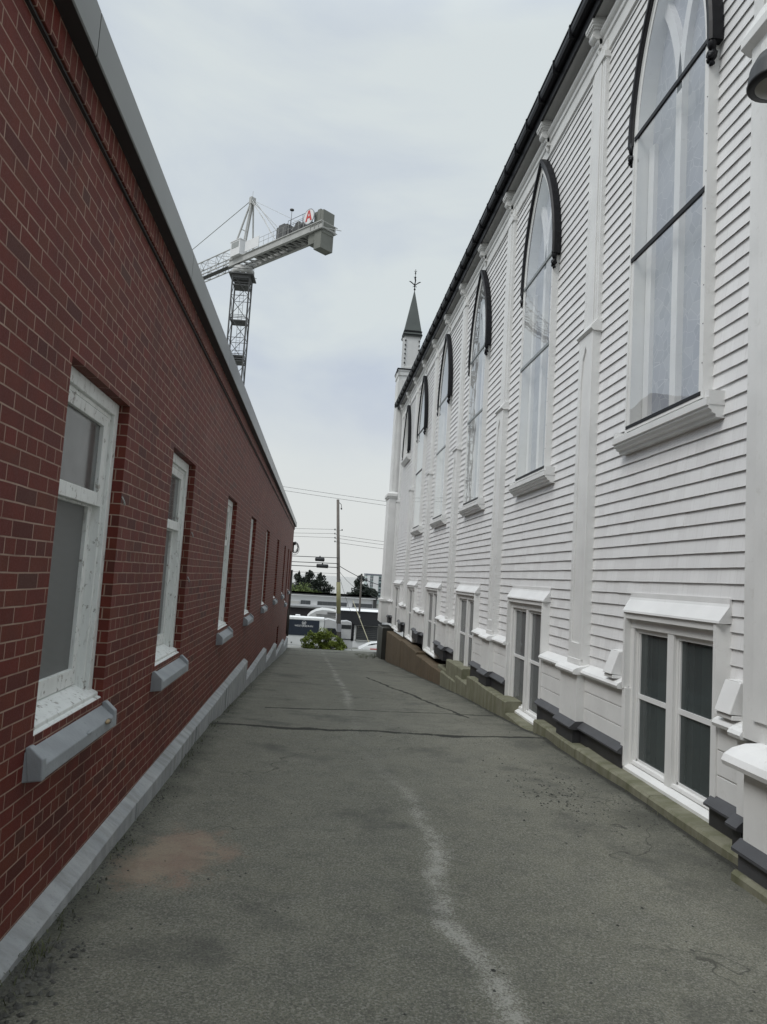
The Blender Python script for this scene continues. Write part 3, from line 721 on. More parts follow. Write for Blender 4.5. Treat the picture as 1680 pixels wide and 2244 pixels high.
# big rounded cap and white pier of the near buttress
mb = MB(); cyc = [(2.985,-.93),(2.90,-.945),(2.82,-.975),(2.765,-1.015),(2.745,-1.055),(2.755,-1.085),(2.80,-1.10),(3.2,-1.10),(3.2,-.93)]
mb.prism_y(cyc, 3.0, 4.53, [(0,0),(0,.04),(0,.055),(0,.06),(0,.06),(0,.055),(0,.03),(0,.0),(0,0)]); cpart(mb, 'pier_cap', WHITE2)
mb = MB(); mb.box(2.83, 3.2, 3.0, 4.47, -1.56, -1.10); cpart(mb, 'pier', WHITE, bevel=.004)
mb = MB(); mb.prism_y([(3.2,-1.52),(2.83,-1.525),(2.77,-1.58),(2.77,-1.60),(2.8,-1.61),(3.2,-1.61)], 3.0, 4.50); mb.box(2.80, 3.2, 3.0, 4.47, -1.85, -1.605); cpart(mb, 'pier_base', BLACKCAP)
# --- concrete foundation
def fblock(y0, y1, zt, x=2.95, mat=MOSSY, label=None, zend=None, xend=None):
    m = MB(); n = max(1, int((y1-y0)/.4)); zend = zt if zend is None else zend; xend = x if xend is None else xend
    P = []
    for i in range(n+1):
        t = i/n; y = y0+(y1-y0)*t; e = .008*math.sin(y*3.1)+.004*math.sin(y*9.7); zz = zt+(zend-zt)*t+.004*math.sin(y*5); xx = x+(xend-x)*t
        P.append([(3.24, y, zz+.004), (xx+.02+e, y, zz), (xx+e, y, zz-.02), (xx-.004+e, y, -4.2), (3.24, y, -4.2)])
    for A, B in zip(P, P[1:]):
        for k in range(3): m.quad(A[k], B[k], B[k+1], A[k+1])
    m.add(P[0], [(0,1,2,3,4)]); m.add(P[-1], [(4,3,2,1,0)])
    return cpart(m, 'foundation', mat, label=label)
fblock(2.5, 4.48, -1.712, x=2.755); fblock(4.60, 6.02, -1.712); fblock(6.03, 7.72, -1.712); fblock(7.73, 9.25, -1.722); fblock(9.255, 10.655, -1.90)
fblock(10.66, 13.35, -1.735); fblock(13.36, 14.55, -1.89); fblock(14.0, 15.72, -1.70, x=2.99); fblock(14.56, 16.2, -2.02, x=2.955)
fblock(15.73, 17.0, -1.97, x=3.02)
fblock(16.21, 20.1, -2.05, mat=BROWN, zend=-2.09); fblock(20.12, 23.7, -2.03, x=2.955, mat=BROWN, zend=-2.01); fblock(23.72, 28.5, -2.05, mat=BROWN, zend=-2.10)
fblock(28.6, 30.7, -2.0, x=2.78, mat=paint('dark_wet_plinth', (.035,.034,.028), .5))
# --- lancet windows
def lancet_window(k, cy, zb):
    off = 0
    f = MB()
    sweep(f, 0, [(0, 3.10), (.0, 3.215), (-.06, 3.215), (-.06, 3.34), (-.085, 3.34), (-.085, 3.112), (-.03, 3.112), (-.03, 3.10)], zb)
    f.box(3.10, 3.21, -HA+.03, HA-.03, zb, zb+.03)
    root = f.build('lancet_window', WHITE); root.parent = church; root.location = Vector((0, cy, 0)) - co_
    def sub(m, name, mat, bevel=0):
        o = m.build(name, mat, bevel=bevel); o.parent = root; return o
    if k < 5:
        g = MB(); fill(g, 0, 3.114, -.03, zb+.03); sub(g, 'pane', PANE)
        for zz in (3.515, 4.885):
            b = MB(); w = half_w(zz)-.03; b.box(3.098, 3.122, -w, w, zz-.022, zz+.022)
            sub(b, 'glazing_bar', BLACK if k in (0, 4) else GREYBAR)
        b = MB(); b.box(3.095, 3.118, -HA+.03, HA-.03, zb+.025, zb+.06); sub(b, 'lower_rail', BLACK)
    t = MB(); t.box(3.22, 3.34, -.055, .055, zb, ZS+.1)
    a2 = .335
    if k < 5:
        te = math.acos(1-HA/(2*HR))
        for s in (-1, 1):          # the middle bar forks into two arcs that meet the arch
            for i in range(10):
                A = [( s*HR*(1-math.cos(te*j/10)), ZS+HR*math.sin(te*j/10), te*j/10) for j in (i, i+1)]
                P = []
                for sg in (-1, 1):
                    for y, z, th in (A if sg < 0 else A[::-1]):
                        P.append((y + sg*.055*math.cos(th), z - sg*s*.055*math.sin(th)))
                t.prism_x(P, 3.222, 3.336)
        for s in (-1, 1):     # outer mullion steps against the jambs
            t.box(3.24, 3.34, s*.60-.06, s*.60+.06, zb, ZS-.1)
        t.box(3.25, 3.34, -HA+.09, HA-.09, zb, zb+.12)
    sub(t, 'tracery', WHITE2)
    l = MB(); fill(l, 0, 3.285, -.07, zb+.0); sub(l, 'leaded_panel', LEADED if k < 5 else WHITE)
    # hood mould with carved stops
    h = MB(); h.smooth = True
    sweep(h, 0, [(-.02, 3.17), (-.02, 3.094), (-.006, 3.078), (.018, 3.082), (.028, 3.066), (.056, 3.062), (.075, 3.084), (.078, 3.185), (.0, 3.19)], ZS-.02)
    for s in (-1, 1):
        y = s*(HA+.028)
        h.tube([(3.105, y, ZS+.02), (3.105, y+.004*s, ZS-.05), (3.115, y, ZS-.10)], [.045, .04, .028], 8)
        h.blob((3.105, y, ZS-.14), (.045, .048, .042), 5+k, 10); h.blob((3.085, y-.02, ZS-.165), (.028, .026, .026), 6+k, 8); h.blob((3.095, y+.022, ZS-.18), (.028, .024, .028), 7+k, 8); h.blob((3.11, y, ZS-.215), (.028, .028, .026), 8+k, 8)
    sub(h, 'hood_mould', BLACK)
    s_ = MB(); W = HA+.17
    s_.prism_y([(BX, zb-.02), (3.085, zb-.025), (3.04, zb-.045), (3.04, zb-.105), (3.06, zb-.112), (3.06, zb-.13), (3.085, zb-.145), (3.09, zb-.165), (3.12, zb-.175), (3.125, zb-.20), (BX, zb-.205)], -W, W)
    s_.box(3.06, 3.2, -W-.006, -W+.05, zb-.10, zb+.02); s_.box(3.06, 3.2, W-.05, W+.006, zb-.10, zb+.02)
    sub(s_, 'window_sill', WHITE)
    if k < 5:
        d = MB(); d.smooth = True
        for i in range(9):
            d.blob((3.098, -HA+.012, zb+.3+i*.34), (.004, .006, .006), i, 6)
        sub(d, 'frame_screws', DSTEEL)
    return root
for k, c in enumerate(CEN):
    r_ = lancet_window(k, c, ZB6 if k == 5 else ZB)
    if k == 0: r_['label'] = 'nearest pointed window with patterned grey panels behind clear glazing'
    if k == 5: r_['label'] = 'short blind pointed window at the far end of the wall'
# --- basement windows with hooded surrounds
def basement_window(k, cy, hw, zbot):
    root = thing('basement_window', 'x', 'x'); del root['label']; del root['category']
    root.parent = church; root.location = Vector((0, cy, 0)) - co_
    def sub(m, name, mat, bevel=0):
        o = m.build(name, mat, bevel=bevel); o.parent = root; return o
    f = MB(); ZT0 = -.27; iw = hw-.06
    ft = .085
    for ya, yb in ((-iw, -iw+ft), (iw-ft, iw), (-.055, .055)): f.box(3.155, 3.27, ya, yb, zbot+.06, ZT0)
    f.box(3.15, 3.27, -iw, iw, ZT0-.07, ZT0+.02)
    for ya, yb in ((-iw+ft, -.055), (.055, iw-ft)):
        f.box(3.185, 3.27, ya, ya+.03, zbot+.06, ZT0-.07); f.box(3.185, 3.27, yb-.03, yb, zbot+.06, ZT0-.07); f.box(3.185, 3.27, ya+.03, yb-.03, ZT0-.115, ZT0-.07)
    f.prism_y([(3.105, zbot), (3.105, zbot+.03), (3.16, zbot+.062), (3.27, zbot+.075), (3.27, zbot)], -iw-.01, iw+.01)
    for ya, yb in ((-iw-.03, -iw+.045), (iw-.045, iw+.03)): f.box(3.098, 3.26, ya, yb, zbot+.032, -.93)
    for ya, yb in ((-iw+.02, -.01), (.01, iw-.02)): f.prism_y([(3.16, zbot+.07), (3.17, zbot+.10), (3.27, zbot+.115), (3.27, zbot+.07)], ya, yb)
    sub(f, 'frame', WHITE, .003)
    zr = zbot + (ZT0-zbot)*.50
    for ya, yb in ((-iw+ft+.03, -.085), (.085, iw-ft-.03)):
        s = MB(); s.box(3.195, 3.225, ya, yb, zr-.022, zr+.022)
        s.box(3.198, 3.222, ya, ya+.018, zbot+.10, ZT0-.115); s.box(3.198, 3.222, yb-.018, yb, zbot+.10, ZT0-.115)
        s.box(3.198, 3.222, ya, yb, zbot+.095, zbot+.125)
        sub(s, 'sash', WHITE2)
        g = MB(); g.quad((3.212, ya, zbot+.1), (3.212, ya, ZT0-.11), (3.212, yb, ZT0-.11), (3.212, yb, zbot+.1)); sub(g, 'pane', PANE2 if k == 0 else PANE3)
        c = MB(); w = yb-ya
        c.quad((3.30, yb-.10*w, zbot+.08), (3.30, yb+.03, zbot+.08), (3.30, yb+.03, ZT0-.1), (3.30, yb-.10*w, ZT0-.1)); c.cur = 1
        c.quad((3.33, ya+.22*w, zbot+.08), (3.33, yb-.22*w, zbot+.08), (3.33, yb-.22*w, ZT0-.1), (3.33, ya+.22*w, ZT0-.1))
        if k > 0: c.cur = 0; c.quad((3.31, ya+.45*w, zbot+.08), (3.31, yb, zbot+.08), (3.31, yb, zr), (3.31, ya+.45*w, zr))
        sub(c, 'window_shade', [SHADE2, SHADE])
    h = MB()      # hood: lead-covered top and two splayed cheeks
    h.prism_y([(3.195, .006), (3.176, .006), (3.174, -.040), (3.165, -.062), (3.082, -.172), (3.078, -.19), (3.10, -.195), (3.2, -.19)], -hw, hw, [(0,0), (0,0), (0,0), (-.015,.015), (-.02,-.03), (-.02,-.03), (0,-.05), (0,-.05)])
    sub(h, 'window_hood', WHITE2)
    q = MB()
    q.add([(3.20,-hw+.0,-.20),(3.09,-hw+.035,-.19),(3.09,-hw+.075,-.19),(3.20,-hw+.075,-.20),(3.20,-hw+.0,-.90),(3.09,-hw+.035,-.94),(3.09,-hw+.075,-.94),(3.20,-hw+.075,-.90)],
          [(0,1,5,4),(1,2,6,5),(2,3,7,6),(0,3,2,1),(4,5,6,7),(3,0,4,7)])
    q.add([(3.20,hw,-.20),(3.09,hw-.035,-.19),(3.09,hw-.075,-.19),(3.20,hw-.075,-.20),(3.20,hw,-.90),(3.09,hw-.035,-.94),(3.09,hw-.075,-.94),(3.20,hw-.075,-.90)],
          [(4,5,1,0),(5,6,2,1),(6,7,3,2),(1,2,3,0),(7,6,5,4),(4,0,3,7)])
    q.box(3.10, 3.27, -hw+.075, hw-.075, -.25, -.19)
    sub(q, 'surround', WHITE)
    if k == 0: root['label'] = 'nearest basement window with four dark panes and a white hood'
for k, (c, h) in enumerate(zip(BW, BHW)):
    basement_window(k, c, h, -1.712 if k == 0 else -1.895 if k == 1 else -1.88 if k == 2 else -1.95)
# dark backing of the basement rooms
mb = MB(); mb.quad((3.62, 4, -2), (3.62, 29, -2), (3.62, 29, 0), (3.62, 4, 0)); cpart(mb, 'basement_backdrop', ROOMDARK)
# white slanted vent hoods sitting on the water table
def vent(y):
    m = MB(); m.prism_y([(3.19, -.60), (3.115, -.60), (3.03, -.83), (3.19, -.84)], 0, .20); m.box(3.115, 3.19, .03, .17, -.605, -.592); m.box(3.05, 3.19, .0, .2, -.872, -.838)
    o = cpart(m, 'vent_hood', WHITE2, bevel=.006); o.location = Vector((0, y, 0)) - co_; return o
vent(7.06); vent(4.97)
# hooded wall lamp above the near buttress
mb = MB(); mb.smooth = True
LM = Matrix.Translation((2.80, 4.165, 3.42)) @ Matrix.Diagonal((.82, .82, 1.35, 1))
mb.lathe([(.0,.16), (.06,.158), (.15,.13), (.20,.07), (.215,.0), (.222,-.01), (.215,-.02), (.16,-.025)], 28, M=LM)
mb.tube([(2.83, 4.20, 3.60), (2.92, 4.20, 3.66), (3.06, 4.20, 3.66)], .03, 10)
lamp = cpart(mb, 'wall_lamp', paint('dark_lamp_metal', (.014,.014,.015), .45, spec=.3))
mb = MB(); mb.smooth = True; mb.lathe([(.16,-.024), (.12,-.045), (.0,-.06)], 24, M=LM); o = mb.build('lamp_lens', LENS); o.parent = lamp
# --- corner turret at the street end
tc = (3.46, 30.3)
def octo(r, cx=tc[0], cy=tc[1], n=8): return [(cx+r*math.cos(PI/n+2*PI*i/n)/math.cos(PI/n), cy+r*math.sin(PI/n+2*PI*i/n)/math.cos(PI/n)) for i in range(n)]
def sq(hx, hy=None, cx=tc[0], cy=tc[1]):
    hy = hy or hx; return [(cx-hx, cy-hy), (cx+hx, cy-hy), (cx+hx, cy+hy), (cx-hx, cy+hy)]
mb = MB()
mb.prism_z(sq(.53, .55), 3.66, 8.72); mb.box(tc[0]-.55, tc[0]-.5, tc[1]-.40, tc[1]+.40, 3.7, 8.5); mb.box(tc[0]-.40, tc[0]+.35, tc[1]-.58, tc[1]-.54, 3.7, 8.5)
mb.prism_z(sq(.62, .64), -1.85, 3.45); mb.prism_z(sq(.70,.72), 3.45, 3.56); mb.prism_z(sq(.66,.68), 3.38, 3.45); mb.prism_z(sq(.70,.72), 3.56, 3.66, sq(.54,.56))
mb.prism_z(sq(.72,.74), -.97, -.88); mb.prism_z(sq(.68,.70), -1.85, -.97)
mb.prism_z(sq(.34, .34), 9.0, 10.6); mb.prism_z(sq(.40,.40), 9.0, 9.16)
mb.box(tc[0]-.43, tc[0]-.30, tc[1]-.36, tc[1]-.30, 9.15, 10.45)
tur = cpart(mb, 'corner_turret', WHITE)
mb = MB(); mb.prism_z(sq(.56,.58), 8.72, 8.98); mb.prism_z(sq(.58,.60), 8.90, 9.0); o = mb.build('turret_coping', [WHITE]); o.parent = tur
mb = MB(); mb.prism_z(sq(.60,.62), 8.965, 9.02); mb.tube([(tc[0]-.60,tc[1]-.62,8.97),(tc[0]-.62,tc[1]-.64,8.78)], .03, 6); o = mb.build('turret_edging', BLACK); o.parent = tur
mb = MB(); mb.smooth = True
for s in (-1, 1):
    for i in range(6): mb.blob((tc[0]+s*.30, tc[1]-.36, 9.35+i*.20), (.04,.04,.045), i, 8)
o = mb.build('nail_head_trim', DSTEEL); o.parent = tur
mb = MB(); mb.prism_z(sq(.40,.40), 10.55, 10.66); mb.prism_z(sq(.40,.40), 10.66, 10.82, sq(.36,.36)); mb.cur = 1; mb.prism_z(sq(.42,.42), 10.60, 10.64); mb.prism_z(sq(.40,.40), 10.74, 10.79); mb.cur = 0
mb.prism_z(sq(.37,.37), 10.82, 12.75, sq(.012,.012)); o = mb.build('spirelet', [SPIRE, BLACK]); o.parent = tur
mb = MB(); mb.smooth = True; fx, fy = tc
mb.tube([(fx,fy,12.7), (fx,fy,13.75)], [.018,.012], 6)
for zz, r in ((12.82,.045), (12.98,.04), (13.3,.035), (13.36,.045), (13.55,.035)): mb.blob((fx,fy,zz), (r,r,r), int(zz*9), 8)
for a in (0, PI/2, PI, 3*PI/2):
    d = Vector((math.cos(a), math.sin(a), 0))
    base = Vector((fx,fy,13.0))
    mb.tube([base, base+d*.10+Vector((0,0,.09)), base+d*.20+Vector((0,0,.16)), base+d*.27+Vector((0,0,.18))], [.018,.022,.026,.006], 6)
    mb.tube([Vector((fx,fy,12.92)), Vector((fx,fy,12.96))+d*.07, Vector((fx,fy,12.90))+d*.09], [.012,.014,.004], 5)
    mb.tube([Vector((fx,fy,13.36)), Vector((fx,fy,13.40))+d*.07], [.012,.006], 5)
    mb.tube([Vector((fx,fy,13.60)), Vector((fx,fy,13.67))+d*.06], [.014,.008], 5)
o = mb.build('finial', BLACK); o.parent = tur

# ------------------------------------------------------------------ tower crane
crane = thing('tower_crane', 'tall grey tower crane with a round red and white sign on its counter jib', 'crane', (-10.45*1.28, 77.2*1.28, -8.5*1.28), rz=math.atan2(-.742, .67)); crane.scale = (1.28, 1.28, 1.28)
def kpart(m, name, mat, parent=None):
    o = m.build(name, mat); o.parent = parent or crane; return o
ZG = 8.5                                   # local z = z + ZG ; local x runs along the counter jib
def K(t, w, z): return (t, w, z+ZG)
def lattice(m, P0, P1, wdir, hdir, n, r, rb, tri=False):
    """box truss between P0 and P1; wdir/hdir half extents"""
    P0, P1, wd, hd = Vector(P0), Vector(P1), Vector(wdir), Vector(hdir)
    cs = [(-1,-1),(1,-1),(1,1),(-1,1)] if not tri else [(-1,-1),(1,-1),(0,1)]
    for a, b in cs: m.tube([P0+wd*a+hd*b, P1+wd*a+hd*b], r, 5)
    for i in range(n):
        A, B = P0.lerp(P1, i/n), P0.lerp(P1, (i+1)/n)
        for j in range(len(cs)):
            a, b = cs[j], cs[(j+1) % len(cs)]
            p, q = A+wd*a[0]+hd*a[1], A+wd*b[0]+hd*b[1]; p2, q2 = B+wd*a[0]+hd*a[1], B+wd*b[0]+hd*b[1]
            m.tube([p, q], rb, 4, False); m.tube([p, q2] if i % 2 else [q, p2], rb, 4, False)
mast_rot = -math.atan2(-.742, .67) - R(2)
ca, sa_ = math.cos(mast_rot), math.sin(mast_rot)
m = MB(); n = 17
wd = Vector((ca, sa_, 0))*.93; hd = Vector((-sa_, ca, 0))*.93
lattice(m, K(.1,0,-8), K(.1,0,32.0), wd, hd, n, .095, .035)
kpart(m, 'mast', DSTEEL)
for zz in (5.5, 11.2, 17.0, 22.4, 22.9, 26.9, 30.9):
    m = MB(); M = Matrix.Translation(K(.1,0,zz)) @ Matrix.Rotation(mast_rot, 4, 'Z'); m.obox(M, .86, .86, .05)
    for k in range(4):
        M2 = M @ Matrix.Rotation(k*PI/2, 4, 'Z') @ Matrix.Translation((0, .9, .25)); m.obox(M2, .9, .02, .03); m.obox(M2 @ Matrix.Translation((0,0,.35)), .9, .02, .02)
    kpart(m, 'mast_platform', DSTEEL)
m = MB()
lad = Vector(K(.1,0,0)) + wd*.1 - hd*.3
for s in (-1, 1): m.tube([lad+wd*.22*s+Vector((0,0,-6)), lad+wd*.22*s+Vector((0,0,31.5))], .025, 4)
for i in range(94): m.tube([lad-wd*.22+Vector((0,0,-6+i*.4)), lad+wd*.22+Vector((0,0,-6+i*.4))], .014, 3, False)
kpart(m, 'ladder', DSTEEL)
m = MB(); M = Matrix.Translation(K(.1,0,31.6)) @ Matrix.Rotation(mast_rot, 4, 'Z'); m.obox(M @ Matrix.Translation((0,0,.3)), .95, .95, .28)
M = Matrix.Translation(K(.1,0,32.05)) @ Matrix.Rotation(mast_rot, 4, 'Z'); m.obox(M, 1.35, 1.25, .05)
for s in (-1, 1):
    m.tube([M @ Vector((1.35*s, -1.25, 0)), M @ Vector((1.35*s, -1.25, .6))], .03, 4); m.tube([M @ Vector((-1.35, 1.25*s, .55)), M @ Vector((1.35, 1.25*s, .55))], .03, 4)
kpart(m, 'slewing_platform', DSTEEL)
m = MB(); m.smooth = True; m.lathe([(1.15,32.25+ZG),(1.25,32.3+ZG),(1.25,32.75+ZG),(1.05,32.8+ZG),(1.05,33.1+ZG)], 24, (0.1,0,0)); kpart(m, 'slewing_ring', STEEL)
# counter jib: two deep side girders with cross ties, deck and handrails
m = MB()
for s in (-1, 1):
    m.box(-1.4, 13.9, s*.85-.06, s*.85+.06, 33.35+ZG, 34.05+ZG); m.box(-1.4, 13.9, s*.85-.16, s*.85+.16, 34.0+ZG, 34.09+ZG); m.box(-1.4, 13.9, s*.85-.16, s*.85+.16, 33.3+ZG, 33.38+ZG)
for i in range(16):
    t = -1.2+i; m.box(t-.05, t+.05, -.85, .85, 33.4+ZG, 33.55+ZG); m.tube([K(t, -.85, 33.42), K(t+1, .85, 33.42)], .04, 4)
kpart(m, 'counter_jib', STEEL)
m = MB(); m.box(2.2, 13.6, -.6, .6, 33.75+ZG, 33.80+ZG); kpart(m, 'deck', DSTEEL)
for s in (-1, 1):
    m = MB()
    for i in range(12):
        t = 2.4+i*.8
        if t > 12: break
        m.tube([K(t, s*1.0, 34.05), K(t, s*1.0, 35.1)], .022, 4)
    for zz in (34.6, 35.1): m.tube([K(2.4, s*1.0, zz), K(11.6, s*1.0, zz)], .022, 4)
    kpart(m, 'handrail', STEEL)
m = MB(); m.box(1.7, 4.1, -1.12, -1.06, 34.15+ZG, 35.3+ZG); kpart(m, 'white_banner', OFFWHITE)
m = MB(); m.box(-.7, 1.0, -1.35, -.35, 34.1+ZG, 35.75+ZG); m.box(-.8, 1.05, -1.4, -.3, 35.75+ZG, 35.83+ZG); m.cur = 1; m.box(-.5, .8, -1.37, -1.34, 34.95+ZG, 35.6+ZG)
kpart(m, 'operator_cab', [OFFWHITE, paint('cab_glass', (.30,.31,.30), .2)])
m = MB(); m.box(6.5, 8.2, -.7, .5, 34.1+ZG, 35.55+ZG); m.box(6.7, 7.6, -.6, .4, 35.5+ZG, 35.8+ZG); m.smooth = True; m.tube([K(8.2,-.1,34.7), K(8.9,-.1,34.7)], .42, 12); kpart(m, 'winch_cabinet', DSTEEL)
m = MB(); m.smooth = True; m.tube([K(9.9,-.7,34.7), K(9.9,.6,34.7)], .55, 14); m.smooth = False; m.box(9.3, 10.9, -.6, .6, 34.05+ZG, 34.35+ZG); m.box(10.3, 11.0, -.4, .4, 34.3+ZG, 35.2+ZG); kpart(m, 'hoist_drum', DSTEEL)
m = MB()
for t in (8.6, 9.0, 10.9, 11.3): m.tube([K(t,-.9,34.1), K(t,-.9,35.6)], .03, 4)
m.tube([K(8.6,-.9,35.6), K(11.3,-.9,35.6)], .03, 4); m.tube([K(8.6,-.9,35.0), K(11.3,-.9,35.0)], .025, 4); m.box(8.3, 8.6, -.7, -.2, 34.1+ZG, 34.9+ZG); m.box(11.1, 11.5, -.3, .4, 34.1+ZG, 35.0+ZG)
kpart(m, 'machinery_guard', DSTEEL)
m = MB()
for i in range(3): m.box(12.45+i*.46, 12.88+i*.46, -.72, .72, 33.0+ZG, (35.35, 35.5, 35.3)[i]+ZG)
kpart(m, 'counterweight', BALLAST)
m = MB(); m.box(12.75, 13.75, -.8, .8, 31.45+ZG, 33.2+ZG); m.box(11.75, 12.6, -.7, .7, 32.2+ZG, 33.3+ZG); m.box(12.6, 12.75, -.7, .7, 32.6+ZG, 33.2+ZG); kpart(m, 'lower_counterweight', BALLAST)
m = MB()
for zz in (33.3, 33.9):
    m.tube([K(14.1,-.95,zz), K(14.1,.95,zz)], .05, 4); m.tube([K(12.2,-.95,zz), K(14.1,-.95,zz)], .05, 4)
for t in (12.2, 12.8, 13.4, 14.1): m.tube([K(t,-.95,33.3), K(t,-.95,33.9)], .04, 4)
kpart(m, 'ballast_frame', STEEL)
# round sign: white disc, grey rim and a red letter A
SM = Matrix.Translation(K(12.0, -1.02, 34.95)) @ Matrix.Rotation(PI/2, 4, 'X') @ Matrix.Scale(.70, 4)
m = MB(); m.lathe([(0,-.05),(1.12,-.05),(1.12,.05),(0,.05)], 32, M=SM); sg = kpart(m, 'round_sign', OFFWHITE)
m = MB(); m.lathe([(1.02,.055),(1.14,.055),(1.14,-.055),(1.02,-.055)], 32, M=SM); kpart(m, 'sign_rim', paint('grey_rim', (.30,.31,.33), .4), sg)
m = MB()
def poly(pts, z0, z1):
    n = len(pts); m.add([tuple(SM @ Vector((x,y,z0))) for x,y in pts] + [tuple(SM @ Vector((x,y,z1))) for x,y in pts], [tuple(range(n)), tuple(range(2*n-1,n-1,-1))] + [(i,(i+1)%n,(i+1)%n+n,i+n) for i in range(n)])
poly([(-.16,.88),(.04,.88),(-.36,-.66),(-.68,-.66)], .056, .090); poly([(.16,.88),(-.04,.88),(.36,-.66),(.68,-.66)], .057, .092); poly([(-.40,-.22),(.40,-.22),(.33,.02),(-.33,.02)], .058, .094)
kpart(m, 'letter', RED, sg)
# main jib, apex frame and ties
m = MB(); lattice(m, K(-1.3,0,34.75), K(-48,0,34.75), (0,.72,0), (0,0,.78), 30, .07, .03); kpart(m, 'main_jib', STEEL)
m = MB(); m.box(-30, -2, -.3, .3, 33.95+ZG, 34.0+ZG); kpart(m, 'jib_walkway', DSTEEL)
m = MB()
for s in (-1, 1):
    m.tube([K(-1.4, s*.75, 34.6), K(.75, s*.12, 40.7)], .11, 6); m.tube([K(.6, s*.75, 34.6), K(.78, s*.12, 40.7)], .10, 6)
m.box(.55, .98, -.3, .3, 40.3+ZG, 41.1+ZG); m.tube([K(.75,0,41), K(.75,0,41.9)], .025, 4); m.tube([K(-.3,-.45,37.6), K(-.3,.45,37.6)], .05, 4)
kpart(m, 'apex_frame', STEEL)
for s in (-1, 1):
    for path, r in (([K(.8, s*.2, 40.9), K(6.6, s*.8, 34.2)], .045), ([K(.8, s*.2, 40.6), K(4.6, s*.8, 36.9), K(5.8, s*.8, 34.9)], .03)):
        m = MB(); m.tube(path, r, 4); kpart(m, 'tie_bar', STEEL)
for path, r in (([K(.7, 0, 40.9), K(-24, 0, 35.5)], .05), ([K(.85,0,40.8), K(9.8,0,35.3)], .02)):
    m = MB(); m.tube(path, r, 4); kpart(m, 'tie_bar', STEEL)
m = MB(); m.tube([K(9.2,-1,34), K(9.2,-1,36.6)], .03, 4); m.lathe([(.22,36.5+ZG),(.22,36.6+ZG),(0,36.7+ZG)], 8, (9.2,-1,0)); kpart(m, 'wind_gauge', DSTEEL)

# ------------------------------------------------------------------ utility pole, wires and splice cases at the street
PB = Vector((2.35, 60, -6.9)); PT = Vector((1.38, 60, 6.36))
def onpole(z): return PB.lerp(PT, (z-PB.z)/(PT.z-PB.z))
pole = thing('utility_pole', 'leaning grey wooden utility pole with crossarm pins above the green bush', 'utility pole', PB)
m = MB(); m.smooth = True; m.tube([PB, onpole(0), PT], [.17, .145, .115], 12); m.build('shaft', WOODPOLE, pole, shift=PB).location = (0,0,0)
def ppart(m, name, mat):
    o = m.build(name, mat, pole, shift=PB); o.location = (0,0,0); return o
m = MB(); m.smooth = True; m.tube([onpole(-3.2), onpole(-.6)], [.185,.175], 12); ppart(m, 'cable_guard', YELLOWGUARD)
m = MB(); q = onpole(6.2); m.tube([q, q+Vector((.3,0,-.25)), q+Vector((.33,0,-.5))], .03, 6); m.blob(tuple(q+Vector((.33,0,-.6))), (.07,.07,.09), 2); ppart(m, 'pole_top_bracket', DSTEEL)
for i, (z, sx) in enumerate(((3.75,-1), (3.4,-1), (3.05,-1), (2.75,-1), (3.75,1.15))):
    m = MB(); q = onpole(z); m.tube([q, q+Vector((.26*sx,-.1,.02))], .02, 5); m.blob(tuple(q+Vector((.28*sx,-.1,.05))), (.06,.06,.08), i); ppart(m, 'insulator', DSTEEL)
m = MB(); q = onpole(-4.3); m.box(q.x-.12, q.x+.22, q.y-.32, q.y-.14, -4.7, -4.05); ppart(m, 'meter_box', paint('meter_grey', (.22,.22,.23), .5))
m = MB(); m.tube([onpole(-.2), onpole(-3.4)+Vector((.16,-.1,0)), PB+Vector((.18,-.1,.2))], .03, 6); ppart(m, 'riser_conduit', DSTEEL)
WG = 'overhead wires at the end of the alley'
def wire(a, b, sag, r, label, n=16):
    a, b = Vector(a), Vector(b); pts = [a.lerp(b, i/n) - Vector((0,0,4*sag*(i/n)*(1-i/n))) for i in range(n+1)]
    m = MB(); m.tube([p-a for p in pts], r, 4); o = m.build('overhead_wire', CABLE); o.location = a
    return tag(o, label, 'wire', WG)
wire((-22, 55, 8.3), (22, 55, 5.0), .35, .012, 'upper of the two wires crossing above the utility pole top')
wire((-22, 55, 8.05), (22, 55, 4.65), .35, .012, 'lower of the two wires crossing above the utility pole top')
P_ = lambda z, dx=0: tuple(onpole(z)+Vector((dx, -.12, 0)))
wire((-24, 60, 3.6), P_(3.8, -.28), .25, .012, 'wire tied to the topmost insulator on the left of the pole')
wire((-24, 60, 3.2), P_(3.45, -.28), .30, .012, 'wire tied to the second insulator on the left of the pole')
wire((-24, 60, 3.15), P_(3.1, -.28), .22, .012, 'wire tied to the third insulator on the left of the pole')
wire(P_(3.3, .1), (26, 60, 2.7), .3, .013, 'topmost of the three thin wires right of the pole')
wire(P_(3.05, .1), (26, 60, 2.3), .3, .013, 'middle of the three thin wires right of the pole')
wire(P_(2.7, .1), (26, 60, 2.0), .3, .013, 'lowest of the three thin wires right of the pole')
wire((-24, 60, 1.2), P_(1.43), .10, .028, 'thick black cable running just above the splice cases')
wire((-24, 60, .85), P_(.95), .12, .030, 'thick black cable carrying the upper splice case')
wire((-24, 60, .55), P_(.62), .10, .032, 'thick black cable carrying the lower splice case')
wire((-24, 60, .25), P_(.1), .15, .014, 'thin wire sagging below the lower splice case')
wire(P_(.8), (9.5, 70, -1.1), .5, .03, 'black service cable sagging from pole to pale green building')
wire(P_(.4), (5.2, 75, -1.6), .35, .02, 'service cable from the pole towards the small far pole')
wire(P_(.2), (3.4, 66, -3.3), .15, .014, 'thin drop wire falling steeply right of the pole')
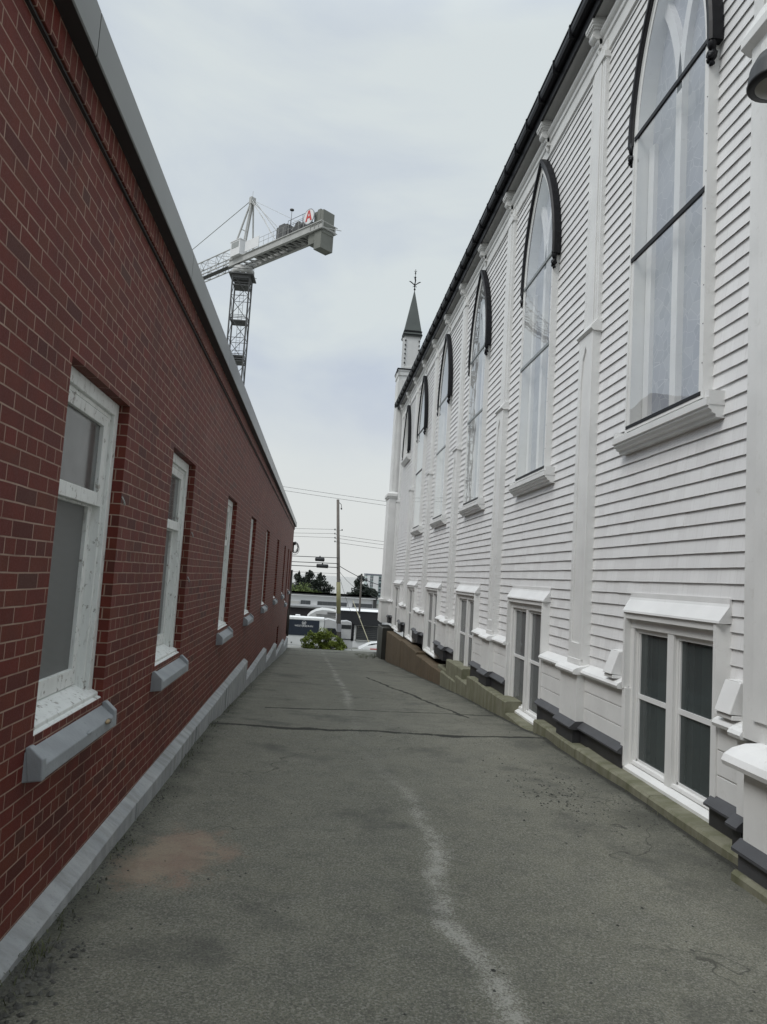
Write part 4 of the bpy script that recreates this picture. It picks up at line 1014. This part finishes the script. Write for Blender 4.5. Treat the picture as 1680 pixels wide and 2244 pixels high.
def splice(x, z, l, label):
    m = MB(); m.smooth = True; m.tube([(-l,0,0),(-l+.04,0,0),(l-.04,0,0),(l,0,0)], [.08,.17,.17,.08], 10); m.smooth = False; m.box(-.05,.05,-.03,.03,.15,.3)
    o = m.build('splice_case', CABLE); o.location = (x, 59.8, z); return tag(o, label, 'splice case', 'splice cases hanging on the cables')
splice(.20, 1.20, .40, 'upper black splice case hanging on the cables left of the pole')
splice(.45, .66, .50, 'longer lower black splice case on the cable beside the pole')
m = MB(); m.tube([(0,0,0),(0,0,5.8)], [.12,.09], 8); far_pole = m.build('utility_pole', WOODPOLE); far_pole.location = (4.95, 78, -5.6)
tag(far_pole, 'small distant utility pole with lamp arms before the dark tree', 'utility pole')
m = MB(); m.tube([(0,0,5.4),(.35,0,5.75),(.6,0,5.7)], .03, 4); m.tube([(0,0,5.0),(-.3,0,5.3)], .03, 4); m.blob((-.33,0,5.35),(.12,.12,.1),1); m.blob((.5,0,5.25),(.16,.16,.22),2); m.build('lamp_arm', DSTEEL, far_pole)
m = MB(); m.tube([(0,0,0),(3.0,-3.5,-6.8)], .035, 6); guy = m.build('guy_guard', paint('yellowed_guard', (.42,.39,.27), .5)); guy.location = (3.55, 66.5, -2.3)
tag(guy, 'slanting pale guy wire guard in front of the black fascia', 'guy wire')

# ------------------------------------------------------------------ vehicles and buildings across the street
truck = thing('box_truck', 'white box truck with a navy side panel bearing a white emblem', 'truck', (-.9, 70, -7.38))
def tp(m, name, mat, root=truck, parent=None):
    o = m.build(name, mat, None, shift=root.location); o.parent = parent or root; o.location = (0,0,0); return o
m = MB(); m.box(-2.60, 1.06, 70.0, 72.4, -6.95, -4.36); tp(m, 'cargo_box', VEHWHITE)
m = MB(); m.box(-2.62, 1.08, 69.95, 72.45, -4.50, -4.32); tp(m, 'roof_rail', paint('roof_rail_white', (.75,.75,.74), .4))
m = MB(); m.box(-2.42, .62, 69.96, 69.999, -6.04, -4.56); pan = tp(m, 'side_panel', NAVY)
m = MB()
def mark(pts, w):
    for a, b in zip(pts, pts[1:]):
        dx, dz = b[0]-a[0], b[1]-a[1]; L = math.hypot(dx, dz); nx, nz = -dz/L*w/2, dx/L*w/2
        m.add([(a[0]-nx,69.95,a[1]-nz),(a[0]+nx,69.95,a[1]+nz),(b[0]+nx,69.95,b[1]+nz),(b[0]-nx,69.95,b[1]-nz)], [(3,2,1,0)])
ex, ez = -.86, -4.82
mark([(ex-.16,ez+.12),(ex-.08,ez-.14),(ex,ez+.10),(ex+.08,ez-.14),(ex+.16,ez+.12)], .035)
mark([(ex+.2*math.cos(a), ez+.2*math.sin(a)) for a in [2*PI*i/16 for i in range(17)]], .018)
tp(m, 'emblem', OFFWHITE, parent=pan)
fc = bpy.data.curves.new('panel_lettering', 'FONT'); fc.body = 'WESTERBERAN'; fc.size = .24; fc.align_x = 'CENTER'; fc.extrude = .004; fc.space_character = 1.12
tmp = bpy.data.objects.new('lettering_source', fc); fo = bpy.data.objects.new('panel_lettering', bpy.data.meshes.new_from_object(tmp)); bpy.data.objects.remove(tmp); COL.objects.link(fo); fo.data.materials.append(OFFWHITE); fo.parent = pan; fo.rotation_euler = (PI/2, 0, 0)
fo.location = Vector((-.86, 69.95, -5.20)) - truck.location
m = MB(); m.box(-2.45, 1.0, 70.02, 72.2, -7.15, -6.9); m.cur = 1
for x in (-1.95, -.95): m.smooth = True; m.tube([(x,69.97,-6.75),(x,70.03,-6.75)], .07, 10); m.smooth = False
tp(m, 'chassis_skirt', [VEHWHITE, DSTEEL])
m = MB(); m.prism_y([(1.12,-6.95),(1.12,-4.42),(1.5,-4.36),(2.2,-4.52),(2.55,-5.3),(2.72,-6.0),(2.75,-6.95)], 70.05, 72.3); cab = tp(m, 'cab', SILVER)
m = MB(); m.prism_y([(1.42,-6.02),(1.42,-5.2),(2.2,-5.2),(2.48,-5.75),(2.5,-6.02)], 70.03, 70.06); tp(m, 'cab_window', DGLASS, parent=cab)
for x in (-1.7, 1.9):
    m = MB(); m.smooth = True; m.tube([(x,70.05,-7.0),(x,70.35,-7.0)], .42, 18); tp(m, 'wheel', RUBBER)
van = thing('van', 'silver van parked between the white truck and the black fascia shop', 'van', (3.4, 71, -7.44))
m = MB(); m.prism_y([(2.72,-7.1),(2.70,-4.75),(2.82,-4.55),(3.4,-4.5),(3.8,-4.62),(3.98,-4.85),(4.02,-7.1)], 70.9, 72.8); tp(m, 'body', SILVER, van)
m = MB(); m.box(2.78, 3.78, 70.87, 70.905, -5.25, -4.86); tp(m, 'window', DGLASS, van)
m = MB(); m.box(3.82, 4.10, 70.86, 70.91, -6.4, -4.65); tp(m, 'door_pillar', BLACK, van)
m = MB(); m.box(2.74, 4.0, 70.86, 70.91, -6.30, -6.22); tp(m, 'trim_strip', BLACK, van)
m = MB(); m.smooth = True; m.tube([(3.2,70.9,-7.15),(3.2,71.15,-7.15)], .36, 16); tp(m, 'wheel', RUBBER, van)
shop = thing('corner_shop', 'low shop with a black fascia, white emblem and dark framed window', 'shop', (6, 78, -7.7))
m = MB(); m.box(2.6, 12, 78, 86, -7.8, -3.9); tp(m, 'wall', OFFWHITE, shop)
m = MB(); m.box(2.5, 7.45, 77.7, 78.0, -5.3, -3.89); m.box(2.5, 7.5, 77.65, 78.02, -3.92, -3.80); fas = tp(m, 'fascia', paint('shop_fascia', (.018,.019,.022), .5), shop)
m = MB(); m.prism_x([(77.66,0),(77.69,0),(77.69,.1),(77.66,.1)], 0, 0.001)
m = MB(); m.add([(4.98,77.69,-4.20),(5.06,77.69,-4.42),(5.00,77.69,-4.62),(4.90,77.69,-4.44)], [(0,3,2,1)]); m.add([(4.98,77.69,-4.12),(5.03,77.69,-4.19),(4.94,77.69,-4.19)], [(0,2,1)]); tp(m, 'emblem', OFFWHITE, shop, fas)
m = MB(); m.box(4.72, 7.1, 77.92, 77.99, -6.87, -5.36); win = tp(m, 'window', paint('shop_window', (.035,.037,.040), .1, .35, .6), shop)
m = MB()
for a in ((4.66,4.74,-6.95,-5.26),(7.06,7.14,-6.95,-5.26),(4.66,7.14,-5.36,-5.28),(4.66,7.14,-6.95,-6.87)): m.box(a[0], a[1], 77.86, 77.97, a[2], a[3])
tp(m, 'window_frame', STEEL, shop, win)
m = MB()
for i in range(7): m.box(4.8, 7.0, 77.90, 77.925, -6.75+i*.2, -6.72+i*.2)
tp(m, 'window_bars', DSTEEL, shop, win)
car = thing('parked_car', 'white car with a red tail light parked just past the church corner', 'car', (5.4, 62, -6.9))
m = MB(); m.smooth = False
m.prism_y([(4.0,-6.45),(4.05,-6.15),(4.35,-5.98),(4.75,-5.75),(5.15,-5.60),(5.7,-5.54),(6.6,-5.56),(7.3,-5.9),(7.9,-6.05),(7.95,-6.5)], 61.2, 62.8, [(0,0),(0,0),(.05,-.05),(.15,-.15),(.2,-.2),(.22,-.22),(.2,-.2),(.08,-.08),(0,0),(0,0)])
tp(m, 'body', paint('car_white', (.70,.70,.69), .25, .03), car, ).modifiers.new('b', 'BEVEL').width = .04
m = MB(); m.prism_y([(4.5,-6.02),(4.85,-5.78),(5.2,-5.66),(5.7,-5.60),(6.5,-5.63),(7.0,-5.95)], 61.25, 61.5, [(0,0),(.08,0),(.13,0),(.15,0),(.15,0),(.05,0)])
tp(m, 'side_window', DGLASS, car)
m = MB(); m.box(5.0, 5.75, 61.16, 61.25, -6.22, -6.07); tp(m, 'tail_light', paint('tail_light_red', (.45,.10,.09), .3), car)
for x in (4.75, 7.1):
    m = MB(); m.smooth = True; m.tube([(x,61.18,-6.55),(x,61.4,-6.55)], .32, 16); tp(m, 'wheel', RUBBER, car)
tent = thing('storage_dome', 'pale grey rounded roof rising behind the navy panel', 'dome', (0, 84, -8.2))
m = MB(); m.smooth = True
pts = [(-.75,-8.2),(-.75,-5.15),(-.35,-4.72),(.3,-4.35),(1.0,-4.17),(1.8,-4.2),(2.6,-4.3),(2.9,-4.5),(2.9,-8.2)]
m.smooth = False; m.prism_y(pts, 84, 90); tp(m, 'shell', paint('dome_fabric', (.48,.48,.47), .6, .12, 1), tent)
m = MB()
for z in (-4.75, -4.95): m.box(.3, 2.88, 83.93, 83.998, z, z+.05)
m.box(1.6, 2.88, 83.9, 83.99, -4.6, -4.42); tp(m, 'roof_vent', DSTEEL, tent)
hut = thing('kiosk', 'small blue and white kiosk behind the white truck roof', 'kiosk', (-1.7, 80, -7.9))
m = MB(); m.box(-2.05,-1.45,80,81,-7.9,-4.95); tp(m, 'wall', paint('kiosk_blue', (.10,.16,.24), .5), hut); m = MB(); m.prism_y([(-2.1,-4.95),(-2.0,-4.68),(-1.5,-4.68),(-1.4,-4.95)],79.9,81.1); tp(m, 'roof', OFFWHITE, hut)
shed = thing('warehouse', 'long low white building with strips of grey louvred windows', 'warehouse', (4, 160, -11.5))
m = MB(); m.box(-12, 13.1, 160, 176, -11.5, -5.0); tp(m, 'wall', OFFWHITE, shed)
m = MB(); m.box(-12, 13.6, 159.4, 176, -5.0, -4.55); m.cur = 1; m.box(-12, 13.65, 159.35, 176, -4.75, -4.55); tp(m, 'roof', [OFFWHITE, DARKROOF], shed)
for a, b in ((-3.0,-.9),(.7,7.2),(8.5,12.9)):
    m = MB(); m.box(a, b, 159.9, 160.05, -6.95, -6.08); w_ = tp(m, 'window_strip', LOUVRE, shed)
    m = MB(); nn_ = max(2, int((b-a)/1.05))
    for i in range(nn_+1): x = a+(b-a)*i/nn_; m.box(x-.03, x+.03, 159.84, 159.92, -6.95, -6.08)
    for z in (-6.65,-6.37): m.box(a, b, 159.85, 159.91, z-.02, z+.02)
    tp(m, 'louvre_bars', paint('louvre_bar', (.16,.165,.17), .5), shed, w_)
m = MB(); m.box(13.1, 13.9, 159.6, 176, -11.5, -4.6); tp(m, 'end_wall', DARKROOF, shed)
m = MB(); m.box(-12, 13.5, 158, 159.95, -7.62, -7.40); tp(m, 'lower_canopy', paint('canopy_grey', (.33,.33,.33), .6), shed)
m = MB(); m.box(-5.3, -3.3, 159.6, 160, -7.2, -6.3); tp(m, 'loading_door', paint('door_beige', (.45,.44,.42), .6), shed)
low = thing('dark_shed', 'long dark flat roofed shed behind the truck and dome', 'shed', (0, 110, -9))
m = MB(); m.box(-9, 11, 110, 116, -9.2, -5.3); tp(m, 'wall', paint('dark_shed_wall', (.035,.03,.032), .8), low)
m = MB(); m.box(-9.2, 11.2, 109.6, 116.4, -5.3, -5.05); tp(m, 'roof', paint('shed_roof', (.20,.20,.20), .7), low)
apt = thing('office_building', 'four storey pale green and white office block beside the church corner', 'building', (30, 350, -13))
m = MB(); m.box(24.6, 46, 350, 366, -13, 1.1); tp(m, 'wall', CLADGREEN, apt)
m = MB(); m.box(24.3, 46, 349.6, 366, 1.0, 1.6); tp(m, 'roof', paint('office_roof', (.20,.20,.24), .6), apt)
m = MB(); m.box(28.0, 30.6, 349.7, 350.05, -13, .7); m.box(24.9, 26.5, 349.72, 350.05, -13, .7); tp(m, 'white_panel', OFFWHITE, apt)
for fl in range(4):
    z = -1.9 - fl*2.9
    for a, b in ((26.6,27.9),(30.9,34.5)):
        m = MB(); m.box(a, b, 349.8, 350.05, z, z+2.1); w_ = tp(m, 'window', BGLASS, apt)
        m = MB()
        for i in range(1, 3): x = a+(b-a)*i/3; m.box(x-.06, x+.06, 349.74, 349.82, z, z+2.1)
        m.box(a, b, 349.74, 349.82, z+1.0, z+1.12); tp(m, 'window_frame', OFFWHITE, apt, w_)
rail = thing('roof_railing', 'thin metal railing on the far side of the street by the church', 'railing', (8.6, 95, -8.4))
m = MB()
for i in range(9): m.tube([(8.0+i*.4,95,-8.4),(8.0+i*.4,95,-5.1)], .03, 4)
for z in (-5.1,-6.0,-7.2): m.tube([(7.8,95,z),(11.5,95,z)], .035, 4)
tp(m, 'bars', DSTEEL, rail)

# ------------------------------------------------------------------ trees and the bush
def leaves(m, c, r, n, size, rr, flat=.0, shell=.55):
    for i in range(n):
        while True:
            d = Vector((rr.uniform(-1,1), rr.uniform(-1,1), rr.uniform(-1,1)))
            if .05 < d.length < 1: break
        q = d.normalized() * (shell + (1-shell)*rr.random()**.6)
        p = Vector((c[0]+q.x*r[0], c[1]+q.y*r[1], c[2]+q.z*r[2]))
        s = size*rr.uniform(.55, 1.35)
        a = Vector((rr.uniform(-1,1), rr.uniform(-1,1), rr.uniform(-.8,.8))).normalized(); b = a.cross(Vector((rr.uniform(-1,1), rr.uniform(-1,1), rr.uniform(-1,1)))).normalized()
        m.add([p-a*s, p+b*s*.5, p+a*s, p-b*s*.5], [(0,1,2,3)])
def conifer(loc, h, w, label, sd, mat=LEAFDARK, lean=0):
    rr = random.Random(sd); t = thing('dark_tree', label, 'tree', loc, 'dark trees behind the white warehouse')
    m = MB(); m.tube([(0,0,-2),(0,0,h*.5),(lean,0,h*.96)], [w*.07,w*.05,.05], 6)
    for i in range(14):
        z = h*(.25+.65*i/14); a = rr.uniform(0, 2*PI); l = w*.42*(1-z/h)+.4; m.tube([(0,0,z),(l*math.cos(a),l*math.sin(a),z+l*.3)], [.1,.03], 4)
    o = m.build('trunk', BARK); o.parent = t
    m = MB(); N = 13
    for i in range(N):
        f = i/(N-1); z = h*(.12+.86*f); rad = w*.5*(1-f)**.62*(.8+.35*rr.random())+.25
        for k in range(max(2, int(6*(1-f))+2)):
            a = rr.uniform(0, 2*PI); d = rad*rr.uniform(.35, .95)
            leaves(m, (d*math.cos(a)+lean*f, d*math.sin(a), z+rr.uniform(-.4,.4)), (rad*.5+.3, rad*.5+.3, h*.065+.3), 95, .40, rr, shell=.25)
    o = m.build('crown', mat); o.parent = t; return t
conifer((-7.0, 290, -13), 12.9, 11.5, 'leftmost dark tree with a pointed top, against the brick wall', 1)
conifer((-2.7, 292, -13), 13.9, 11, 'middle dark tree with the tallest pointed top', 2)
conifer((1.9, 288, -13), 13.1, 12.5, 'broad rounded dark tree just left of the utility pole', 3)
conifer((16.6, 280, -13), 12.9, 8.6, 'narrow dark tree behind the small distant pole', 4, lean=.9)
def round_tree(loc, h, w, label, sd, mat, group=None):
    rr = random.Random(sd); t = thing('round_tree', label, 'tree', loc, group)
    m = MB(); m.tube([(0,0,-2),(0,0,h*.5)], [.3,.15], 6)
    for i in range(7): a = rr.uniform(0,2*PI); m.tube([(0,0,h*.35),(w*.3*math.cos(a),w*.3*math.sin(a),h*.7)], [.15,.04], 4)
    o = m.build('trunk', BARK); o.parent = t
    m = MB()
    for i in range(26):
        a = rr.uniform(0,2*PI); d = w*.4*math.sqrt(rr.random()); z = h*(.45+.42*rr.random()*(1-.6*(d/(w*.4))**2))
        leaves(m, (d*math.cos(a), d*math.sin(a), z), (w*.18, w*.18, h*.14), 150, .34, rr, shell=.25)
    o = m.build('crown', mat); o.parent = t; return t
round_tree((-5.0, 240, -13), 10.2, 15, 'low olive green tree in front of the dark trees', 11, LEAFOLIVE)
round_tree((-10.5, 243, -13), 9.6, 10, 'olive green tree half hidden by the brick wall', 12, LEAFOLIVE)
round_tree((21, 282, -13), 9.3, 8, 'dark rounded tree left of the pale green office block', 13, LEAFDARK)
round_tree((25, 330, -13), 9.5, 9, 'dark tree at the foot of the pale green office block', 14, LEAFDARK)
bush = thing('bush', 'bright green leafy bush growing at the end of the alley by the pole', 'bush', (.6, 35.4, -3.75))
rr = random.Random(21); m = MB()
for i in range(30):
    a = rr.uniform(0, 2*PI); l = rr.uniform(.3, .9); m.tube([(0,0,-.05),(l*.4*math.cos(a),l*.25*math.sin(a),.35),(l*math.cos(a),l*.5*math.sin(a),rr.uniform(.35,1.0))], [.018,.012,.004], 4)
o = m.build('stems', BARK); o.parent = bush
m = MB()
for i in range(58):
    x = rr.uniform(-1.1, .95); top = .98 - .55*abs(x+.1)**1.6; z = rr.uniform(.02, max(.15, top)); y = rr.uniform(-.45, .4)
    leaves(m, (x, y, z), (.20, .20, .15), 90, .05, rr, shell=.2)
for i in range(26):
    x = rr.uniform(-1.0, .9); z = .98 - .55*abs(x+.1)**1.6 + rr.uniform(-.1, .12); leaves(m, (x, rr.uniform(-.3,.3), z), (.10, .1, .14), 26, .045, rr, shell=.1)
o = m.build('leaves', LEAFBUSH); o.parent = bush

# house behind the brick building: seen only mirrored in the church glass
house = thing('grey_house', 'dark gabled house behind the brick building, mirrored in the church glass', 'house', (-20, 44, -6))
m = MB(); m.box(-26, -14, 41, 58, -6, 12.0); m.box(-26, -14, 35.8, 41, -6, 10.5); tp(m, 'wall', paint('house_grey', (.10,.11,.105), .8), house)
m = MB(); m.prism_x([(35.3,10.45),(41.6,12.45),(47,11.9)], -26.3, -13.7); tp(m, 'roof', DARKROOF, house)

# ------------------------------------------------------------------ world, sun, camera
W = bpy.data.worlds.new('World'); S.world = W; W.use_nodes = True; nt = W.node_tree; nt.nodes.clear()
def wn(ty, **kw):
    nd = nt.nodes.new(ty)
    for k, v in kw.items(): setattr(nd, k, v)
    return nd
SUN_EL, SUN_AZ = R(52), R(-118)            # azimuth from +y, clockwise: behind the viewer to the left
sky = wn('ShaderNodeTexSky', sky_type='NISHITA'); sky.sun_disc = False; sky.sun_elevation = SUN_EL; sky.sun_rotation = SUN_AZ; sky.air_density = 1.2; sky.dust_density = 3
geo = wn('ShaderNodeTexCoord'); mp = wn('ShaderNodeMapping'); mp.inputs['Scale'].default_value = (1.0, 1.0, 2.3); mp.inputs['Location'].default_value = (.7, .2, .45)
nt.links.new(geo.outputs['Generated'], mp.inputs['Vector'])
nz = wn('ShaderNodeTexNoise'); nz.inputs['Scale'].default_value = 2.6; nz.inputs['Detail'].default_value = 7; nz.inputs['Roughness'].default_value = .52; nz.inputs['Distortion'].default_value = .4
nt.links.new(mp.outputs[0], nz.inputs['Vector'])
cr = wn('ShaderNodeValToRGB'); e = cr.color_ramp.elements
e[0].position = .36; e[0].color = (.560, .625, .720, 1); e[1].position = .62; e[1].color = (.700, .760, .775, 1)
nt.links.new(nz.outputs['Fac'], cr.inputs['Fac'])
spx = wn('ShaderNodeSeparateXYZ'); nt.links.new(geo.outputs['Generated'], spx.inputs[0])
hz = wn('ShaderNodeMapRange'); hz.inputs[1].default_value = 0; hz.inputs[2].default_value = .30; hz.inputs[3].default_value = 1; hz.inputs[4].default_value = 0; hz.interpolation_type = 'SMOOTHSTEP'; nt.links.new(spx.outputs[2], hz.inputs[0])
mx = wn('ShaderNodeMix', data_type='RGBA'); nt.links.new(hz.outputs[0], mx.inputs[0]); nt.links.new(cr.outputs[0], mx.inputs[6]); mx.inputs[7].default_value = (.755, .775, .765, 1)
zen = wn('ShaderNodeMapRange'); zen.inputs[1].default_value = .62; zen.inputs[2].default_value = 1; zen.inputs[3].default_value = 1; zen.inputs[4].default_value = 3.0; zen.interpolation_type = 'SMOOTHSTEP'; nt.links.new(spx.outputs[2], zen.inputs[0])
b1 = wn('ShaderNodeBackground'); nt.links.new(sky.outputs[0], b1.inputs[0]); b1.inputs[1].default_value = .05
b2 = wn('ShaderNodeBackground'); nt.links.new(mx.outputs[2], b2.inputs[0]); nt.links.new(zen.outputs[0], b2.inputs[1])
ms = wn('ShaderNodeMixShader'); ms.inputs[0].default_value = .94; nt.links.new(b1.outputs[0], ms.inputs[1]); nt.links.new(b2.outputs[0], ms.inputs[2])
wo = wn('ShaderNodeOutputWorld'); nt.links.new(ms.outputs[0], wo.inputs[0])

sd = bpy.data.lights.new('sun', 'SUN'); sd.energy = 1.5; sd.angle = R(24); sd.color = (1, .975, .94)
so = bpy.data.objects.new('sun', sd); COL.objects.link(so)
dirv = Vector((math.sin(SUN_AZ)*math.cos(SUN_EL), math.cos(SUN_AZ)*math.cos(SUN_EL), math.sin(SUN_EL)))
so.rotation_euler = dirv.to_track_quat('Z', 'Y').to_euler(); so.location = dirv*60

# camera: 24 mm-equivalent phone lens, pitched up 5.3 deg, rolled 3.5 deg
F, ROLL = 1555.0, R(3.53); vx, vy = 693-840, 1257-1122
d = (math.sin(ROLL), -math.cos(ROLL)); e_ = (math.cos(ROLL), math.sin(ROLL))
hzp = vx*d[0]+vy*d[1]; hxp = vx*e_[0]+vy*e_[1]
pitch = math.atan2(-hzp, F); head = -math.atan2(hxp, math.hypot(F, hzp))
fwd = Vector((math.sin(head)*math.cos(pitch), math.cos(head)*math.cos(pitch), math.sin(pitch))); r0 = Vector((math.cos(head), -math.sin(head), 0)); u0 = r0.cross(fwd)
cxv = r0*e_[0] + u0*d[0]; cyv = -(r0*e_[1] + u0*d[1])
cam = bpy.data.cameras.new('camera'); cam.sensor_fit = 'VERTICAL'; cam.sensor_height = 36; cam.lens = 36*F/2244; cam.clip_start = .05; cam.clip_end = 8000
cob = bpy.data.objects.new('camera', cam); COL.objects.link(cob)
Mx = Matrix((( cxv.x, cyv.x, -fwd.x, 0), (cxv.y, cyv.y, -fwd.y, 0), (cxv.z, cyv.z, -fwd.z, 0), (0,0,0,1)))
cob.matrix_world = Mx
S.camera = cob
for o in S.objects:                       # measured from the eye: lift the whole place so the pavement is near zero
    if o.parent is None: o.location.z += EYE
S.view_settings.view_transform = 'Standard'; S.view_settings.look = 'None'; S.view_settings.exposure = 0; S.view_settings.gamma = 1
S.cycles.max_bounces = 7; S.cycles.transparent_max_bounces = 12; S.cycles.use_denoising = True
